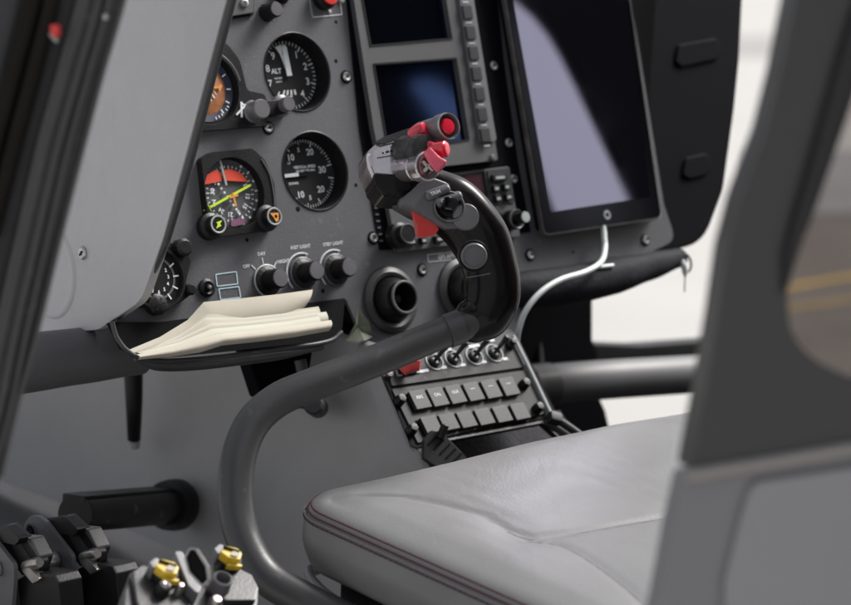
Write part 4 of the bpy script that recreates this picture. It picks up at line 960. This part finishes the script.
# ================================================================== pedals and foot tube
ft = root('foot_tube', W(178, 520, 2.26), 'black cylindrical tube with round flange fixed to the nose floor', 'tube')
p0, p1 = W(76, 514, 2.13), W(176, 505, 2.30)
obj('tube_body', sweep([p0, p1], [.0180, .0195], 2, 32), 'darkmetal', ft)
FB = Fr((p0+p1)/2 + Z*.0185 - U*.008, (p1-p0), Z.cross(p1-p0)); 
if FB.n.z < 0: FB = Fr(FB.o, FB.u, -FB.v)
obj('top_plate', box(FB, 0, 0, (p1-p0).length*.90, .028, -.006, .002, .002, .003), 'black', ft)
axis_cyl(W(166, 505.5, 2.28), W(185, 504, 2.31), [(0, 0), (.0255, 0), (.0270, .3), (.0270, .6), (.0255, .7), (0, .7)], 'black', ft, 'flange')
obj('end_rim', sweep([W(75, 514, 2.128), W(77, 513.8, 2.132)], [.0183, .0183], 2, 32), 'black', ft)

def pedal(dx, dy, dd, lab):
    P0 = 2.0+dd
    F = Fr(W(60+dx, 560+dy, P0), A, Z)
    if F.n.dot(FW) > 0: F = Fr(F.o, -F.u, F.v)
    f = lambda px, py: F.uv(px+dx, py+dy)
    r_ = root('rudder_pedal', F.P(0, -.1), lab, 'pedal', 'pedals at the lower left')
    ro = lambda L, r=.004: rp([f(*p[:2])+tuple(p[2:]) for p in L], r)
    hc_ = f(32, 533)
    obj('side_plate', prism(F, ro([(24, 524), (30, 516), (38, 516), (46, 522), (72, 556), (72, 572), (66, 640), (40, 640), (50, 572), (46, 560), (25, 540)], .006), -.004, 0, holes=[circ(*hc_, .0072, 24)]), 'rollgrey', r_)
    obj('plate_bushing', lathe(F, *hc_, [(.0072, -.010), (.0072, .0012), (.0090, .0016), (.0100, 0)], 28), 'tube', r_)
    obj('pivot_shadow', cyl(F, *hc_, .0070, -.030, -.012), 'blackmatte', r_)
    g3 = lambda L, c, r=.003: rp([F.uv(p[0]+dx, p[1]+dy, c) for p in L], r)
    obj('rear_arm', prism(F, g3([(44, 519), (68, 515), (82, 528), (99, 552), (100, 563), (90, 567), (80, 566), (66, 548), (50, 530)], -.014, .005), -.022, -.014, holes=[g3([(62, 526), (72, 525), (90, 552), (86, 559), (78, 553)], -.014)]), 'black', r_)
    obj('arm_web', prism(F, g3([(46, 520), (66, 516), (80, 530), (74, 536), (56, 532)], -.006, .004), -.014, -.0045, .002), 'black', r_)
    obj('cross_link', prism(F, ro([(50, 530), (74, 532), (84, 552), (80, 562), (62, 556)], .004), -.028, -.014, .002), 'tube', r_)
    ph = obj('pedal_post', prism(F, ro([(64, 573), (78, 565), (102, 568), (106, 576), (112, 640), (70, 640)], .004), -.034, -.010, .0025), 'black', r_)
    obj('post_face', prism(F, ro([(52, 572), (66, 574), (72, 640), (52, 640)], .002), -.012, -.0045, .001), 'shell', r_)
    bt_ = F.P(*f(57, 559), .001)
    axis_cyl(bt_, bt_+F.n*.012, [(0, 0), (.0072, 0), (.0075, .5), (.0058, .85), (.003, 1), (0, 1.02)], 'screw', r_, 'pivot_bolt')
    axis_cyl(F.P(*f(72, 560), -.012), F.P(*f(86, 556), -.012), [(0, 0), (.0050, 0), (.0058, .3), (.0058, .8), (.004, 1), (0, 1)], 'steel', r_, 'link_pin')
    obj('link_tongue', prism(F, ro([(72, 562), (80, 560), (92, 572), (84, 576)], .002), -.016, -.0065, .001), 'steel', r_)
pedal(0, 0, 0, 'right pedal arm of dark metal with a ring hole and pale bolt')
pedal(-58, 9, -.02, 'left pedal arm cut by the picture edge, mostly black with a pale bolt')

# ================================================================== latch mechanism, bottom
LF = Fr(W(190, 590, 1.70), RT*.92+FW*.38-UPV*.12, FW*.72+UPV*.55)
if LF.n.dot(FW) > 0: LF = Fr(LF.o, -LF.u, LF.v)
lt = root('latch_mechanism', LF.P(0, -.05, -.03), 'small metal latch block with two yellow screw heads at the bottom edge', 'latch')
l = lambda L, c=0: [LF.uv(*p[:2], c)+tuple(p[2:]) for p in L]
obj('latch_body', prism(LF, rp(l([(130, 572), (146, 566), (178, 574), (206, 584), (232, 574), (254, 582), (259, 590), (258, 603), (250, 640), (120, 640), (124, 590)]), .004), -.03, 0, .0025), 'darkmetal', lt)
obj('left_lobe', prism(LF, rp(l([(132, 571), (142, 564), (156, 568), (190, 600), (196, 640), (150, 640), (136, 600)], .006), .004), 0, .006, .002), 'darkmetal', lt)
obj('right_lobe', prism(LF, rp(l([(212, 575), (236, 566), (252, 574), (259, 588), (256, 600), (226, 600), (206, 590)], .006), .004), 0, .006, .002), 'darkmetal', lt)
for (cx, cy_, s) in [(168, 566, 1), (232, 552, .95)]:
    a, b = LF.uv(cx-2, cy_+7, .012)
    stn = obj('screw_block', lathe(LF, a, b, [(.0110*s, 0), (.0110*s, .010), (.0095*s, .013), (0, .013)], 28), 'black', lt); s *= .85
    f2 = LF.sub(*LF.uv(cx, cy_, .022), .016, R(-18))
    y1 = obj('yellow_screw', prism(f2, rp([(-.011*s, -.004*s), (-.008*s, .0065*s), (.005*s, .0080*s), (.010*s, .0030*s), (.0095*s, -.0065*s), (-.002*s, -.0085*s)], .002), -.002, .006, .0015), 'gold', stn)
    obj('screw_wear', prism(f2, rp([(-.002*s, -.006*s), (.006*s, -.0055*s), (.008*s, .0005*s), (.001*s, .003*s)], .0015), .0058, .0072, .0006), 'paper', y1)
    obj('screw_slot', box(f2, -.001, .0018, .0165*s, .0016, .0060, .0078), 'blackmatte', y1)
    obj('yellow_tab', prism(f2, rp([(-.002*s, -.0130*s), (.013*s, -.0085*s), (.0135*s, -.0055*s), (.000, -.0090*s)], .001), -.004, .001, .0006), 'gold', stn)
    obj('clamp_ear', prism(f2, rp([(-.017*s, .001), (-.013*s, .0095*s), (-.008*s, .0100*s), (-.0105*s, -.006*s)], .002), -.010, .003, .001), 'gripgrey', stn)
lp = Fr(W(198, 570, 1.66), LF.u*.55-LF.v*.75, LF.n*.8+LF.v*.5+LF.u*.4)
if lp.n.dot(FW) > 0: lp = Fr(lp.o, -lp.u, lp.v)
obj('fork_plate', prism(lp, rp([lp.uv(*p) for p in [(186, 558), (191, 549), (196, 549), (207, 566), (209, 580), (203, 586), (190, 572)]], .003), -.002, .001, .0008), 'blackmatte', lt)
obj('fork_rim', outline(lp, rp([lp.uv(*p) for p in [(185, 558), (190, 548), (197, 548), (208.5, 566), (210.5, 581), (203, 588), (189, 573)]], .003), .0016, -.003, .0022), 'steel', lt)
obj('fork_web', prism(LF, rp(l([(172, 556), (180, 556), (200, 590), (196, 600), (186, 590)], .01), .003), .002, .016, .001), 'gripgrey', lt)
a, b = LF.uv(222, 581, .014)
cl = obj('socket_collar', lathe(LF, a, b, [(.0088, 0), (.0080, .014), (.0078, .017), (.0062, .018), (.0054, .016), (.0050, .008), (0, .008)], 36), 'gripgrey', lt)
for cx, cy_, r in [(162, 587, .0060), (179, 587, .0035), (153, 569, .0030), (215, 601, .0055)]:
    a, b = LF.uv(cx, cy_+3, .010); o = obj('steel_stud', lathe(LF, a, b, [(r, 0), (r, .012), (r*.6, .0165), (0, .017)], 24), 'steel' if cx != 162 else 'black', lt)
    if cx == 162: obj('stud_cap', lathe(LF, a+.001, b, [(r*.75, .012), (r*.7, .017), (r*.35, .0185), (0, .0175)], 24), 'steel', o)

# ================================================================== outside: ground, paving, markings
def sheetg(name, pts, z, m, kind='structure'):
    bm = new(); bm.faces.new([bm.verts.new((x, y, z)) for x, y in pts]); o = obj(name, bm, m); tag(o, kind=kind); return o
am = mat('brown_asphalt', (.115, .100, .090), .85, var=.25, vscale=1.5, bump=.4, bscale=60)
gm = mat('pale_concrete', (.375, .366, .352), .8, var=.06, vscale=.6, bump=.2, bscale=30)
sheetg('ground', [(-1500, -1500), (1500, -1500), (1500, 1500), (-1500, 1500)], 0, gm)
sheetg('apron', [(.55, 3.8), (9, 3.8), (9, 12.2), (1.85, 12.2)], .004, am)
sheetg('apron_joint', [(1.85, 12.2), (8, 12.2), (10, 15.5), (2.25, 15.5)], .008, mat('worn_concrete', (.21, .21, .215), .85, var=.2, vscale=1.0))
sheetg('far_runway', [(-200, 26), (400, 26), (400, 30.5), (-200, 30.5)], .008, mat('grey_concrete', (.27, .265, .258), .85, var=.1, vscale=.3))
def gp_(px, py):
    r = ray(px, py); t = -CAM.z/r.z; return CAM+r*t
ym = mat('yellow_line_paint', (.55, .36, .06), .7, var=.25, vscale=5, wear=.3)
for (a, b) in [((770, 292), (900, 269)), ((765, 313), (900, 294))]:
    pa, pb = gp_(*a), gp_(*b); d = (pb-pa).normalized(); nn = Vector((-d.y, d.x, 0)); w_ = .032 if a[1] < 300 else .016
    o = sheetg('yellow_line', [tuple((pa+nn*w_)[:2]), tuple((pa-nn*w_)[:2]), tuple((pb-nn*w_)[:2]), tuple((pb+nn*w_)[:2])], .008, ym)

# ================================================================== light
wd = bpy.data.worlds.new('World'); scene.world = wd; wd.use_nodes = True
N = wd.node_tree.nodes; L = wd.node_tree.links; bg = N['Background']
sk = N.new('ShaderNodeTexSky'); sk.sky_type = 'NISHITA'; sk.sun_disc = False
SUN_EL, SUN_AZ = 48, 60            # azimuth clockwise from +Y
sk.sun_elevation = R(SUN_EL); sk.sun_rotation = R(SUN_AZ); sk.air_density = 1.0; sk.dust_density = 4.0; sk.ozone_density = 1.0
hs_ = N.new('ShaderNodeHueSaturation'); hs_.inputs['Saturation'].default_value = .22
L.new(sk.outputs[0], hs_.inputs['Color']); L.new(hs_.outputs[0], bg.inputs['Color']); bg.inputs['Strength'].default_value = .10
sl_ = bpy.data.lights.new('sun', 'SUN'); so = bpy.data.objects.new('sun', sl_); COL.objects.link(so)
sl_.energy = 2.3; sl_.angle = R(22); sl_.color = (1, .97, .93)
az = R(SUN_AZ); el = R(SUN_EL); sd = Vector((math.sin(az)*math.cos(el), math.cos(az)*math.cos(el), math.sin(el)))
so.rotation_euler = (-sd).to_track_quat('-Z', 'Y').to_euler()
scene.render.engine = 'CYCLES'; scene.cycles.use_denoising = True; scene.cycles.max_bounces = 8
scene.view_settings.view_transform = 'Standard'; scene.view_settings.look = 'None'; scene.view_settings.exposure = 0.93; scene.view_settings.gamma = 1
